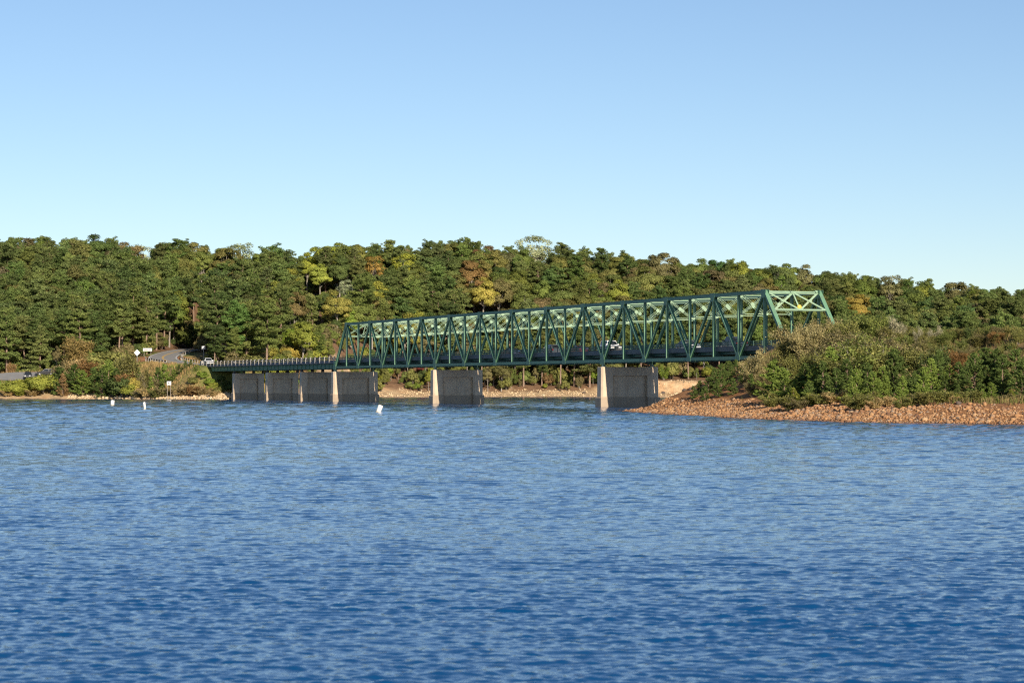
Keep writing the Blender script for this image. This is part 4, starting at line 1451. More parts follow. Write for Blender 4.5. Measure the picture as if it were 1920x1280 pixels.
def young_pine(seed, H=5.5, Rm=1.45, step=0.33):
    """bushy sapling: upswept whorls, each shoot a bottle brush of long needles"""
    r = np.random.default_rng(seed)
    tm = MB()
    tm.tube([(0, 0, -.3), (0, 0, 0), (0.03, 0.02, H * .5), (0, 0, H * .97)], [.09, .075, .05, .015], 6)
    parts = []

    def brush(p0, p1, n, L_):
        q = r.uniform(.12, 1.0, n)[:, None]
        C0 = p0 + (p1 - p0) * q
        ax = (p1 - p0) / np.linalg.norm(p1 - p0)
        d = sph(r, n) * .75 + ax * .75 + np.array([0, 0, .25])
        d /= np.linalg.norm(d, axis=1)[:, None]
        ln = r.uniform(.7, 1.2, n) * L_
        C = C0 + d * (ln / 2)[:, None]
        V, F = quads(C, sph(r, n) + np.array([0, 0, .4]), ln / 2, r.uniform(.024, .042, n), r, d)
        parts.append((V, F, np.clip(.5 + r.normal(0, .12) + r.normal(0, .16, n), 0, 1)))
    z = .25
    while z < H * .96:
        f = z / H
        prof = min(1.0, .72 + f * 1.1) * (1 - f) ** .62 + .05
        for _ in range(r.integers(5, 8)):
            if r.uniform() < .1: continue
            a = r.uniform(0, 6.28); ln = Rm * prof * r.uniform(.65, 1.2); el = R(18 + 40 * f + r.normal(0, 9))
            d = np.array([math.cos(a) * math.cos(el), math.sin(a) * math.cos(el), math.sin(el)])
            p0 = np.array([0, 0, z + r.uniform(-.1, .1)]); p1 = p0 + d * ln
            tm.tube([p0, p1], [.018, .008], 3)
            brush(p0 + d * ln * .15, p1, int(52 * ln / .8) + 14, .25)
            if ln > .6:
                for sd in (-1, 1):
                    da = a + sd * r.uniform(.4, .8)
                    d2 = np.array([math.cos(da) * .8, math.sin(da) * .8, .6]); q0 = p0 + d * ln * r.uniform(.35, .7)
                    brush(q0, q0 + d2 * ln * .38, 26, .22)
        z += step * r.uniform(.8, 1.2)
    brush(np.array([0, 0, H * .88]), np.array([0, 0, H]), 40, .24)
    return leaf_mesh('pine_crown', parts, M['needle'], r), tm


def shrub(seed, H=4.0, Rm=1.9, leaf=.085, n_twig=150, per=26, upright=.6):
    """many stems from the ground, twigs at their ends, loose leaves that let light through"""
    r = np.random.default_rng(seed)
    tm = MB(); parts = []
    stems = []
    for _ in range(r.integers(6, 10)):
        a = r.uniform(0, 6.28); sp = r.uniform(.25, 1.0) * Rm
        tip = np.array([math.cos(a) * sp, math.sin(a) * sp, H * r.uniform(.6, .98) * (1 - .22 * sp / Rm)])
        mid = tip * np.array([.35, .35, .5]) + np.append(r.normal(0, .12, 2), 0)
        tm.tube([np.array([math.cos(a) * .12, math.sin(a) * .12, -.2]), mid, tip], [.05 * H / 4, .035 * H / 4, .012], 4)
        stems.append((mid, tip))
    for _ in range(n_twig):
        m0, t0 = stems[r.integers(len(stems))]
        q = r.uniform(-.55, 1.0)
        p0 = m0 + (t0 - m0) * q if q > 0 else m0 * (1 + q * .9)
        d = sph(r, 1)[0] * .8 + np.array([0, 0, upright])
        d[:2] += (p0[:2] / max(.3, np.linalg.norm(p0[:2]))) * .5
        d /= np.linalg.norm(d)
        ln = r.uniform(.3, .85) * H / 4
        p1 = p0 + d * ln
        tm.tube([p0, p1], [.012, .005], 3)
        n = per
        C = p0 + (p1 - p0) * r.uniform(.15, 1.1, (n, 1)) + r.normal(0, .13 * H / 4, (n, 3))
        Nn = sph(r, n) + np.array([0, 0, .5])
        V, F = quads(C, Nn, r.uniform(.7, 1.3, n) * leaf, r.uniform(.4, .7, n) * leaf, r)
        parts.append((V, F, np.clip(.5 + r.normal(0, .16) + r.normal(0, .22, n), 0, 1)))
    return leaf_mesh('shrub_crown', parts, M['shrub'], r), tm


class Proto:
    def __init__(self, gen, bark, H, Rm):
        self.crown, tm = gen
        self.trunk = tm.mesh('trunk'); self.trunk.materials.append(bark)
        self.H, self.R = H, Rm
        self.first = None


PINES = [Proto(pine(100 + k, 20, b, rm, 1.0, tp), M['bark_pine'], 20, rm) for k, (b, rm, tp) in enumerate(
    [(.40, 3.6, 'round'), (.30, 3.9, 'cone'), (.48, 3.2, 'round'), (.35, 4.1, 'round'), (.22, 4.0, 'cone'), (.42, 4.4, 'round')])]
LEAFY = [Proto(broadleaf(200 + k, 18, rm, b, 1.55, lf, lo, 1.0, cl), M['bark_grey'], 18, rm) for k, (rm, b, lf, lo, cl) in enumerate(
    [(4.6, .26, .19, 56, .30), (5.2, .22, .19, 60, .27), (4.0, .30, .18, 44, .34), (5.6, .25, .20, 64, .25), (4.4, .18, .19, 52, .30), (3.6, .22, .18, 44, .36)])]
SPARSE = [Proto(broadleaf(300 + k, 18, rm, .3, .55, .20, 44, 1.0, .30), M['bark_grey'], 18, rm) for k, rm in enumerate((4.4, 5.0))]
BUSH = [Proto(broadleaf(400 + k, 5.0, 2.4, .02, .9, .16, 34, .9, .36), M['bark_grey'], 5, 2.4) for k in range(4)]
SAPL = [Proto(young_pine(500 + k, 5.5, rm, st), M['bark_pine'], 5.5, rm) for k, (rm, st) in enumerate([(1.45, .33), (1.75, .36), (1.2, .32), (2.1, .40)])]
SHRB = [Proto(shrub(600 + k, h, rm, lf, nt, pr), M['bark_grey'], h, rm) for k, (h, rm, lf, nt, pr) in enumerate(
    [(4.0, 1.9, .085, 210, 34), (5.0, 2.0, .09, 250, 34), (3.0, 1.7, .08, 190, 30), (6.0, 2.6, .10, 330, 38)])]
TALL = Proto(shrub(650, 8.0, 2.9, .125, 460, 42), M['bark_grey'], 8, 2.9)


def plant(name, proto, loc, scale, rz, tint, label, cat, group, sz=1.0):
    """one tree or shrub: Empty at the foot > crown, trunk"""
    root = bpy.data.objects.new(name, None)
    root.empty_display_size = 1.0
    root.location = loc
    root.rotation_euler = (0, 0, rz)
    root.scale = (scale, scale, scale * sz)
    COL.objects.link(root)
    c = bpy.data.objects.new('crown', proto.crown); COL.objects.link(c); c.parent = root
    c['tint'] = [float(tint[0]), float(tint[1]), float(tint[2])]
    t = bpy.data.objects.new('trunk', proto.trunk); COL.objects.link(t); t.parent = root
    if proto.first is None: proto.first = (c, t)
    return tag(root, label, cat, group)


# colours of foliage, linear
G_DARK, G_PINE, G_PINE2 = (.112, .155, .052), (.150, .195, .062), (.182, .228, .070)
G_MID, G_OLIVE, G_YEL, GOLD = (.182, .222, .062), (.215, .225, .072), (.29, .32, .065), (.40, .34, .085)
RUST, BROWN, PALE, MAROON, BRIGHT = (.28, .19, .085), (.225, .20, .092), (.40, .41, .24), (.22, .075, .055), (.22, .31, .055)
NAMES = {G_DARK: 'dark green', G_PINE: 'green', G_PINE2: 'light green', G_MID: 'mid green', G_OLIVE: 'olive', G_YEL: 'yellow green', GOLD: 'golden', RUST: 'rust coloured', BROWN: 'brownish',
         PALE: 'pale thin leaved', MAROON: 'maroon', BRIGHT: 'bright green'}

# ------------------------------------------------------------------ the wooded hills
fr = np.random.default_rng(77)
cand = []
cell = {}


def free(x, y, rad):
    gx, gy = int(x // 8), int(y // 8)
    for i in range(gx - 1, gx + 2):
        for j in range(gy - 1, gy + 2):
            for (a, b, r_) in cell.get((i, j), ()):
                if (a - x) ** 2 + (b - y) ** 2 < (.5 * (rad + r_)) ** 2: return False
    cell.setdefault((gx, gy), []).append((x, y, rad))
    return True


NTRY = 42000
tx = fr.uniform(-330, 330, NTRY); ty = fr.uniform(640, 960, NTRY)
sd, _ = seg_dist(tx, ty, SHORE)
sd = np.where(ty > np.interp(tx, SHORE[:, 0], SHORE[:, 1]), sd, -sd)
rdist, _ = seg_dist(tx, ty, ROAD); rampd, _ = seg_dist(tx, ty, RAMP)
yc, _ = crest(tx)
tz = height(tx, ty)
ok = (sd > 13 + 4 * vnoise(tx, ty, 20, 9)) & (rdist > np.where(ty > 690, 6.8, 12.0)) & (rampd > 13) & (ty < yc + 70) & (np.abs(tx) < .30 * ty + 20)
ok &= ~((tx < -57) & (ty < 655)) & ~((tx > -92) & (tx < -62) & (ty < 640))
# open verge inside the road bend, seen over the guardrail
ok &= ~((tx > -97) & (tx < -83) & (ty < 700))
# the dark mouth of the forest road
ok &= ~((np.abs(960 + tx / ty * FPX - 370) < 29) & (ty < 772))
# bare clay bluff
ok &= ~((tx > 36) & (tx < 70) & (sd < 22))
mixn = vnoise(tx, ty, 55, 12) + .5 * vnoise(tx, ty, 24, 13)
trees = []
for i in np.where(ok)[0]:
    x, y = tx[i], ty[i]
    px = 960 + x / y * FPX
    pine_p = .80 if px < 480 else (.52 if px < 900 else (.36 if px < 1480 else .66))
    if y - 640 < 60 and px < 430: pine_p = .9
    up = (y - 660) / (yc[i] - 660)
    if up > .8: pine_p *= .45
    isp = fr.uniform() < np.clip(pine_p + .28 * mixn[i], .05, .95)
    rad = (5.0 if isp else 6.2) * fr.uniform(.8, 1.25)
    if not free(x, y, rad): continue
    edge = sd[i] < 26
    if isp:
        k = int(fr.integers(len(PINES))); pr = PINES[k]; h = (fr.uniform(16.5, 20.5) if up < .7 else fr.uniform(15.5, 18)) if not edge else fr.uniform(12, 18)
        tint = [G_DARK, G_PINE, G_PINE, G_PINE2][fr.integers(4)]
    else:
        u = fr.uniform()
        if u < .03: pr = SPARSE[fr.integers(2)]
        else: pr = LEAFY[fr.integers(len(LEAFY))]
        h = (fr.uniform(14.5, 18.5) if up < .7 else fr.uniform(15, 18)) if not edge else fr.uniform(8, 15)
        tint = [G_MID, G_MID, G_OLIVE, G_OLIVE, G_DARK, BROWN, G_YEL, RUST][fr.choice(8, p=[.28, .16, .22, .12, .08, .07, .06, .01])]
        if 430 < px < 780 and fr.uniform() < .2: tint = G_YEL
        if px > 950 and fr.uniform() < .08: tint = BROWN
    trees.append(dict(x=x, y=y, z=tz[i] - .1, pine=isp, proto=pr, h=h, tint=tint, rz=fr.uniform(0, 6.28), wid=fr.uniform(1.1, 1.4)))

# particular trees of the photograph: column, row of crown centre, distance, kind, colour, height, label; three pines are added for shade
SPECIAL = [
    (632, 592, 733, LEAFY[3], GOLD, 20, 'round golden tree standing above the far left end of the truss'),
    (567, 634, 690, LEAFY[4], G_YEL, 17, 'yellow green tree with a pale forked trunk behind the approach railing'),
    (658, 640, 738, LEAFY[1], BRIGHT, 17, 'bright green leafy tree right behind the left end post of the truss'),
    (600, 522, 800, LEAFY[0], G_YEL, 18, 'large yellow green tree halfway up the hill left of the truss'),
    (575, 508, 812, LEAFY[2], G_YEL, 17, 'yellow green tree touching the left side of the large yellow one on the hill'),
    (702, 508, 825, SPARSE[0], GOLD, 18, 'thin golden tree with bare limbs high on the middle hill'),
    (905, 560, 752, LEAFY[2], GOLD, 16, 'golden brown tree just above the middle of the truss top chord'),
    (935, 560, 752, LEAFY[0], G_OLIVE, 17, 'olive tree immediately right of the golden brown one above the truss'),
    (880, 520, 790, LEAFY[4], RUST, 17, 'rusty brown tree up the hill from the golden brown one'),
    (1215, 540, 800, LEAFY[3], G_OLIVE, 18, 'broad olive yellow tree behind the right half of the truss'),
    (1245, 512, 822, LEAFY[1], BROWN, 18, 'large brownish tree above the broad olive one behind the truss'),
    (1002, 484, 872, SPARSE[1], PALE, 18, 'pale feathery tree rising above the skyline right of centre'),
    (450, 478, 828, SPARSE[0], PALE, 17, 'pale half bare tree on the skyline above the forest road'),
    (268, 480, 815, SPARSE[1], PALE, 17, 'bare greyish tree near the skyline at upper left'),
    (182, 478, 800, LEAFY[3], G_DARK, 19, 'tallest dark round tree on the left skyline'),
    (1126, 494, 878, PINES[2], G_DARK, 21, 'lone dark pine top poking above the skyline over the truss'),
    (1175, 506, 872, PINES[0], G_DARK, 21, 'dark pine top on the skyline right of the lone pine'),
    (720, 700, 742, BUSH[1], BRIGHT, 9, 'bright green tree at the beach between the first two truss piers'),
    (790, 702, 752, LEAFY[5], MAROON, 11, 'maroon leaved tree at the shore left of the middle pier'),
    (765, 700, 753, LEAFY[4], RUST, 11, 'rust red tree at the shore behind the left half of the truss'),
    (1610, 585, 700, LEAFY[0], GOLD, 15, 'small golden tree right of the truss portal'),
    (1515, 525, 800, LEAFY[2], BROWN, 15, 'brown tree on the slope above the truss portal'),
    (1670, 552, 790, SPARSE[0], BROWN, 17, 'half bare brown tree on the slope at upper right'),
    (1790, 550, 770, LEAFY[4], BROWN, 16, 'brownish tree among dark pines at far right'),
    (645, 545, 780, SPARSE[1], PALE, 13, 'pale silvery tree below the large yellow one on the hill'),
    (545, 660, 655, BUSH[0], GOLD, 6, 'low golden bush behind the middle of the approach railing'),
    (500, 664, 650, BUSH[2], GOLD, 5.5, 'yellow low bush behind the approach railing, left of the golden one'),
    (140, 655, 640, SHRB[3], (.30, .20, .075), 11, 'tall tan brown thin tree above the parked cars at left'),
    (75, 640, 650, PINES[4], G_PINE2, 17, 'broad pine with a stout pale trunk behind the parked cars'),
    (409, 600, 668, PINES[5], G_PINE, 22, 'tall dense pine at the right edge of the dark forest gap'),
    (424, 590, 676, PINES[3], G_DARK, 22, 'tall pine second to the right of the dark forest gap'),
    (406, 560, 708, PINES[3], G_DARK, 26, 'dark pine added deeper in the wood to shade the forest gap'),  # this pine and the two below are added to shade the gap
    (411, 552, 735, PINES[5], G_DARK, 26, 'dark pine farthest back, added on the right to shade the forest gap'),
    (407, 556, 722, PINES[4], G_PINE, 25, 'dense pine added between the two dark ones to shade the forest gap'),
    (441, 605, 664, PINES[0], G_PINE, 21, 'tall pine with a pale trunk behind the left part of the approach'),
    (462, 600, 670, PINES[4], G_PINE2, 21, 'broad layered pine behind the left third of the approach'),
    (500, 610, 664, PINES[5], G_PINE, 20, 'wide pine with bare limbs behind the middle of the approach'),
    (275, 590, 690, PINES[1], G_PINE2, 21, 'broad light green pine overhanging the road bend from the left'),
]
for (px, py, Y, pr, tint, h, lab) in SPECIAL:
    X = at(px, Y)
    top = at(px, Y, py).z
    z = ground_z(X, Y)
    # crown centre height decides the size where the ground allows it
    cen = .58 if pr in LEAFY or pr in SPARSE else (.7 if pr in PINES else .55)
    need = (top - z) / cen
    while need > h * 1.12 and Y < 880:                       # farther up the slope, where the ground carries it
        Y += 3
        X = at(px, Y); top = at(px, Y, py).z; z = ground_z(X, Y); need = (top - z) / cen
    h2 = float(np.clip(need, h * .7, h * 1.35))
    for t in trees:
        if (t['x'] - X) ** 2 + (t['y'] - Y) ** 2 < 16 and not t.get('label'): t['dead'] = True
    # clear the sight line: shorten or drop trees right in front that would cover the crown
    for t in trees:
        if t.get('label'): continue
        prom = px in (632, 567, 658, 600, 905)                # the bright ones stand out clear
        if t['y'] < Y - 1 and abs(t['x'] / t['y'] - X / Y) * Y < (8.5 if prom else 4.8):
            line = CAM_Z + (HORIZON - py - (22 if prom else 0)) * t['y'] / FPX
            if t['z'] + t['h'] > line - 1.5 and t['z'] + 6 > line - 2: t['dead'] = True
            elif t['z'] + t['h'] > line - 1.0: t['h'] = max(6.0, line - 1.5 - t['z'])
    trees.append(dict(x=X, y=Y, z=z - .1, pine=pr in PINES, proto=pr, h=h2, tint=tint, rz=fr.uniform(0, 6.28), wid=1.28, label=lab))
trees = [t for t in trees if not t.get('dead')]

# which of them does the photograph show most of?
GW, GH, GS = 480, 120, 4
occ = np.zeros((GH, GW), bool)
yy, xx = np.mgrid[0:GH, 0:GW]
for t in sorted(trees, key=lambda q: q['y']):
    pr = t['proto']; sc = t['h'] / pr.H
    ppm = FPX / t['y']
    rr = pr.R * sc * t['wid'] * ppm
    zt_, zb2 = t['z'] + t['h'], t['z'] + t['h'] * (.4 if t['pine'] else .2)
    cx, cy = 960 + t['x'] * ppm, HORIZON - ((zt_ + zb2) / 2 - CAM_Z) * ppm
    ry = (zt_ - zb2) / 2 * ppm
    t['px'], t['py'] = cx, cy
    i0, i1 = max(0, int((cx - rr) / GS)), min(GW, int((cx + rr) / GS) + 1)
    j0, j1 = max(0, int((cy - ry - 320) / GS)), min(GH, int((cy + ry - 320) / GS) + 1)
    if i0 >= i1 or j0 >= j1: t['vis'] = 0; continue
    sub = occ[j0:j1, i0:i1]
    el = (((xx[j0:j1, i0:i1] + .5) * GS - cx) / rr) ** 2 + (((yy[j0:j1, i0:i1] + .5) * GS + 320 - cy) / ry) ** 2 < 1
    t['vis'] = int((el & ~sub).sum())
    sub |= el

LIM = {True: 250, False: 250}
single = []
for isp in (True, False):
    grp = sorted([t for t in trees if t['pine'] == isp], key=lambda q: -(q['vis'] + (1000 if q.get('label') else 0)))
    for k, t in enumerate(grp):
        if k < LIM[isp] and (t['vis'] > 3 or t.get('label')): single.append(t); t['single'] = True
ORD = ['first', 'second', 'third', 'fourth', 'fifth', 'sixth', 'seventh', 'eighth', 'ninth', 'tenth', 'eleventh', 'twelfth', 'thirteenth', 'fourteenth', 'fifteenth', 'sixteenth', 'seventeenth', 'eighteenth', 'nineteenth', 'twentieth']
ORD += [f'{q}{"st" if q % 10 == 1 else "nd" if q % 10 == 2 else "rd" if q % 10 == 3 else "th"}' for q in range(21, 120)]
bins = {}
for t in single:
    if t.get('label'): continue
    ppm = FPX / t['y']
    ytop = HORIZON - (t['z'] + t['h'] - CAM_Z) * ppm
    ridge = np.interp(t['px'], CREST_PX[:, 0], CREST_PX[:, 1])
    u = (ytop - ridge) / max(30, 640 - ridge)
    zone = 'on the skyline' if u < .08 else ('high up' if u < .30 else ('halfway up' if u < .58 else 'low down'))
    reg = 'left of the road' if t['px'] < 365 else ('above the approach' if t['px'] < 640 else ('behind truss, left half' if t['px'] < 1040 else ('behind truss, right half' if t['px'] < 1540 else 'right of the truss')))
    kind = 'pine' if t['pine'] else ('half bare tree' if t['proto'] in SPARSE else 'leafy tree')
    bins.setdefault((NAMES[t['tint']], kind, zone, reg), []).append(t)
for (c, kind, zone, reg), lst in bins.items():
    lst.sort(key=lambda q: q['px'])
    for k, t in enumerate(lst):
        t['label'] = (f'{c} {kind} {zone} {reg}' if len(lst) == 1 else f'{ORD[k]} {c} {kind} from the left {zone} {reg}')
for t in single:
    sc = t['h'] / t['proto'].H
    jit = 1 + fr.normal(0, .06, 3)
    o = plant('pine_tree' if t['pine'] else 'broadleaf_tree', t['proto'], (t['x'], t['y'], t['z']), sc * t['wid'], t['rz'], np.array(t['tint']) * jit * fr.uniform(.85, 1.18), t['label'], 'tree',
              'pines on the wooded hill' if t['pine'] else 'broadleaf trees on the wooded hill', 1 / t['wid'])


def forest_mass(rest):
    """trees behind the ones one can tell apart: one mass, instanced from the same crowns"""
    protos = []
    for t in rest:
        if t['proto'] not in protos and t['proto'].first: protos.append(t['proto'])
    rest = [t for t in rest if t['proto'].first]
    me = bpy.data.meshes.new('forest')
    me.vertices.add(len(rest))
    me.vertices.foreach_set('co', np.array([(t['x'], t['y'], t['z']) for t in rest], np.float32).ravel())
    a = me.attributes.new('kind', 'INT', 'POINT'); a.data.foreach_set('value', np.array([protos.index(t['proto']) for t in rest], np.int32))
    a = me.attributes.new('size', 'FLOAT', 'POINT'); a.data.foreach_set('value', np.array([t['h'] / t['proto'].H for t in rest], np.float32))
    a = me.attributes.new('turn', 'FLOAT', 'POINT'); a.data.foreach_set('value', np.array([t['rz'] for t in rest], np.float32))
    a = me.attributes.new('tint', 'FLOAT_COLOR', 'POINT')
    a.data.foreach_set('color', np.array([tuple(np.array(t['tint']) * fr.uniform(.85, 1.18)) + (1,) for t in rest], np.float32).ravel())
    ob = link(bpy.data.objects.new('forest', me))
    ng = bpy.data.node_groups.new('forest_trees', 'GeometryNodeTree')
    ng.interface.new_socket('Geometry', in_out='INPUT', socket_type='NodeSocketGeometry')
    ng.interface.new_socket('Geometry', in_out='OUTPUT', socket_type='NodeSocketGeometry')
    N, L = ng.nodes, ng.links
    gi, go, jn = N.new('NodeGroupInput'), N.new('NodeGroupOutput'), N.new('GeometryNodeJoinGeometry')

    def named(nm, typ):
        n = N.new('GeometryNodeInputNamedAttribute'); n.data_type = typ; n.inputs['Name'].default_value = nm
        return n.outputs['Attribute']
    kd, sz_, tn = named('kind', 'INT'), named('size', 'FLOAT'), named('turn', 'FLOAT')
    cx = N.new('ShaderNodeCombineXYZ'); L.new(tn, cx.inputs['Z'])
    for k, pr in enumerate(protos):
        cp = N.new('FunctionNodeCompare'); cp.data_type = 'INT'; cp.operation = 'EQUAL'
        L.new(kd, cp.inputs[2]); cp.inputs[3].default_value = k
        for ob_ in pr.first:
            oi = N.new('GeometryNodeObjectInfo'); oi.inputs['Object'].default_value = ob_; oi.inputs['As Instance'].default_value = True
            ip = N.new('GeometryNodeInstanceOnPoints')
            L.new(gi.outputs[0], ip.inputs['Points']); L.new(cp.outputs[0], ip.inputs['Selection']); L.new(oi.outputs['Geometry'], ip.inputs['Instance'])
            L.new(cx.outputs[0], ip.inputs['Rotation']); L.new(sz_, ip.inputs['Scale'])
            L.new(ip.outputs[0], jn.inputs[0])
    L.new(jn.outputs[0], go.inputs[0])
    md = ob.modifiers.new('trees', 'NODES'); md.node_group = ng
    return tag(ob, 'dense mixed forest filling the hills behind the nearer trees', 'forest', kind='stuff')


under = []
ux = fr.uniform(-260, 260, 9000); uy = fr.uniform(640, 900, 9000)
ud, _ = seg_dist(ux, uy, SHORE); ud = np.where(uy > np.interp(ux, SHORE[:, 0], SHORE[:, 1]), ud, -ud)
urd, _ = seg_dist(ux, uy, ROAD); urr, _ = seg_dist(ux, uy, RAMP); uz = height(ux, uy)
for i in np.where((ud > 18) & (urd > 6.5) & (urr > 11) & (np.abs(ux) < .27 * uy) & ~((ux > 36) & (ux < 70) & (ud < 24)) & ~((ux > -97) & (ux < -83) & (uy < 700)) & ~((ux < -57) & (uy < 652)))[0][:2600]:
    k = BUSH[fr.integers(4)]
    under.append(dict(x=ux[i], y=uy[i], z=uz[i] - .1, proto=k, h=fr.uniform(2.5, 6), rz=fr.uniform(0, 6.28), tint=[G_MID, G_OLIVE, G_DARK, BROWN][fr.integers(4)]))

for k in range(120):                                        # thicket closing the end of the forest road
    X, Y = fr.uniform(-116, -82), fr.uniform(742, 800)
    if seg_dist(np.array([X]), np.array([Y]), ROAD)[0][0] > 5.0:
        under.append(dict(x=X, y=Y, z=ground_z(X, Y) - .1, proto=BUSH[fr.integers(4)], h=fr.uniform(3, 7), rz=fr.uniform(0, 6.28), tint=[G_MID, G_DARK, G_DARK, G_OLIVE][fr.integers(4)]))

for k in range(90):                                         # brush on the slope behind the end of the truss
    X, Y = fr.uniform(-66, -34), fr.uniform(636, 745)
    dd, _ = seg_dist(np.array([X]), np.array([Y]), SHORE)
    if dd[0] > 9 and Y > np.interp(X, SHORE[:, 0], SHORE[:, 1]):
        under.append(dict(x=X, y=Y, z=ground_z(X, Y) - .1, proto=BUSH[fr.integers(4)], h=fr.uniform(2, 5), rz=fr.uniform(0, 6.28), tint=[G_MID, G_YEL, G_OLIVE, BRIGHT][fr.integers(4)]))

# bushes along the foot of the wood that one can pick out
edge = []
for k in range(176):
    for _ in range(60):
        X = fr.uniform(-44, 74) if k < 118 else fr.uniform(-135, -104); Y = fr.uniform(715, 775) if k < 118 else fr.uniform(640, 662)
        if k >= 150: X, Y = fr.uniform(-62, -40), fr.uniform(628, 725)
        dd, _ = seg_dist(np.array([X]), np.array([Y]), SHORE); d_ = dd[0] if Y > np.interp(X, SHORE[:, 0], SHORE[:, 1]) else -dd[0]
        r1, _ = seg_dist(np.array([X]), np.array([Y]), ROAD); r2, _ = seg_dist(np.array([X]), np.array([Y]), RAMP)
        if k < 118 and not (12 + 2.5 * math.sin(X * .3) < d_ < 24): continue
        if k >= 150 and d_ < 7: continue
        if 36 < X < 72 and d_ < 20: continue
        if r1[0] < 9 or r2[0] < 11.5: continue
        if any((X - e['x']) ** 2 + (Y - e['y']) ** 2 < 5 for e in edge): continue
        edge.append(dict(x=X, y=Y, px=960 + X / Y * FPX)); break
edge.sort(key=lambda q: q['px'])
cnt = {}
tot = {}
for e in edge:
    e['pr'] = [BUSH[0], BUSH[1], BUSH[2], BUSH[3], SHRB[3], SHRB[1], LEAFY[5], LEAFY[2]][fr.integers(8)]; e['h'] = fr.uniform(1.4, 4.5) * (1.6 if e['pr'] in LEAFY else 1)
    e['tint'] = [G_MID, G_OLIVE, G_PINE2, BRIGHT, BROWN, G_YEL, RUST][fr.choice(7, p=[.3, .2, .14, .12, .12, .08, .04])]
    e['reg'] = 'by the road bank at left' if e['px'] < 400 else 'behind the approach bridge' if e['px'] < 640 else ('on the beach left of middle pier' if e['px'] < 808 else ('on the beach between the two right piers' if e['px'] < 1130 else 'on the clay bank past the nearest pier'))
    tot[(e['tint'], e['reg'])] = tot.get((e['tint'], e['reg']), 0) + 1
for e in edge:
    k = (e['tint'], e['reg']); cnt[k] = cnt.get(k, 0) + 1
    lab = f"{NAMES[e['tint']]} bush {e['reg']}" + (f", {ORD[cnt[k] - 1]} from the left" if tot[k] > 1 else '')
    plant('shore_bush', e['pr'], (e['x'], e['y'], ground_z(e['x'], e['y']) - .1), e['h'] / e['pr'].H * 1.1, fr.uniform(0, 6.28), np.array(e['tint']) * fr.uniform(.8, 1.2), lab, 'bush', 'bushes along the far shore', fr.uniform(.75, 1.35))

forest_mass([t for t in trees if not t.get('single')] + under)
print('TREES', len(trees), 'single', len(single), 'pines', sum(t['pine'] for t in single))


# ------------------------------------------------------------------ planting by hand: left bank and the near point
PALE_LEAF, STRAW, ORANGE, WHITE_TIP = (.36, .32, .15), (.42, .33, .15), (.30, .19, .075), (.40, .38, .25)
Y_SAP, D_SAP, OLIVE_B = (.21, .29, .065), (.12, .175, .050), (.20, .195, .065)
NAMES.update({PALE_LEAF: 'pale beige leaved', STRAW: 'straw coloured', ORANGE: 'orange brown', WHITE_TIP: 'whitish plumed', Y_SAP: 'fresh green', D_SAP: 'deep green', OLIVE_B: 'dull olive'})
HAND = []


def hand(px, top, Y, pr, tint, site, wide=1.0, label=None):
    HAND.append(dict(px=px, top=top, Y=Y, pr=pr, tint=tint, site=site, wide=wide, label=label))


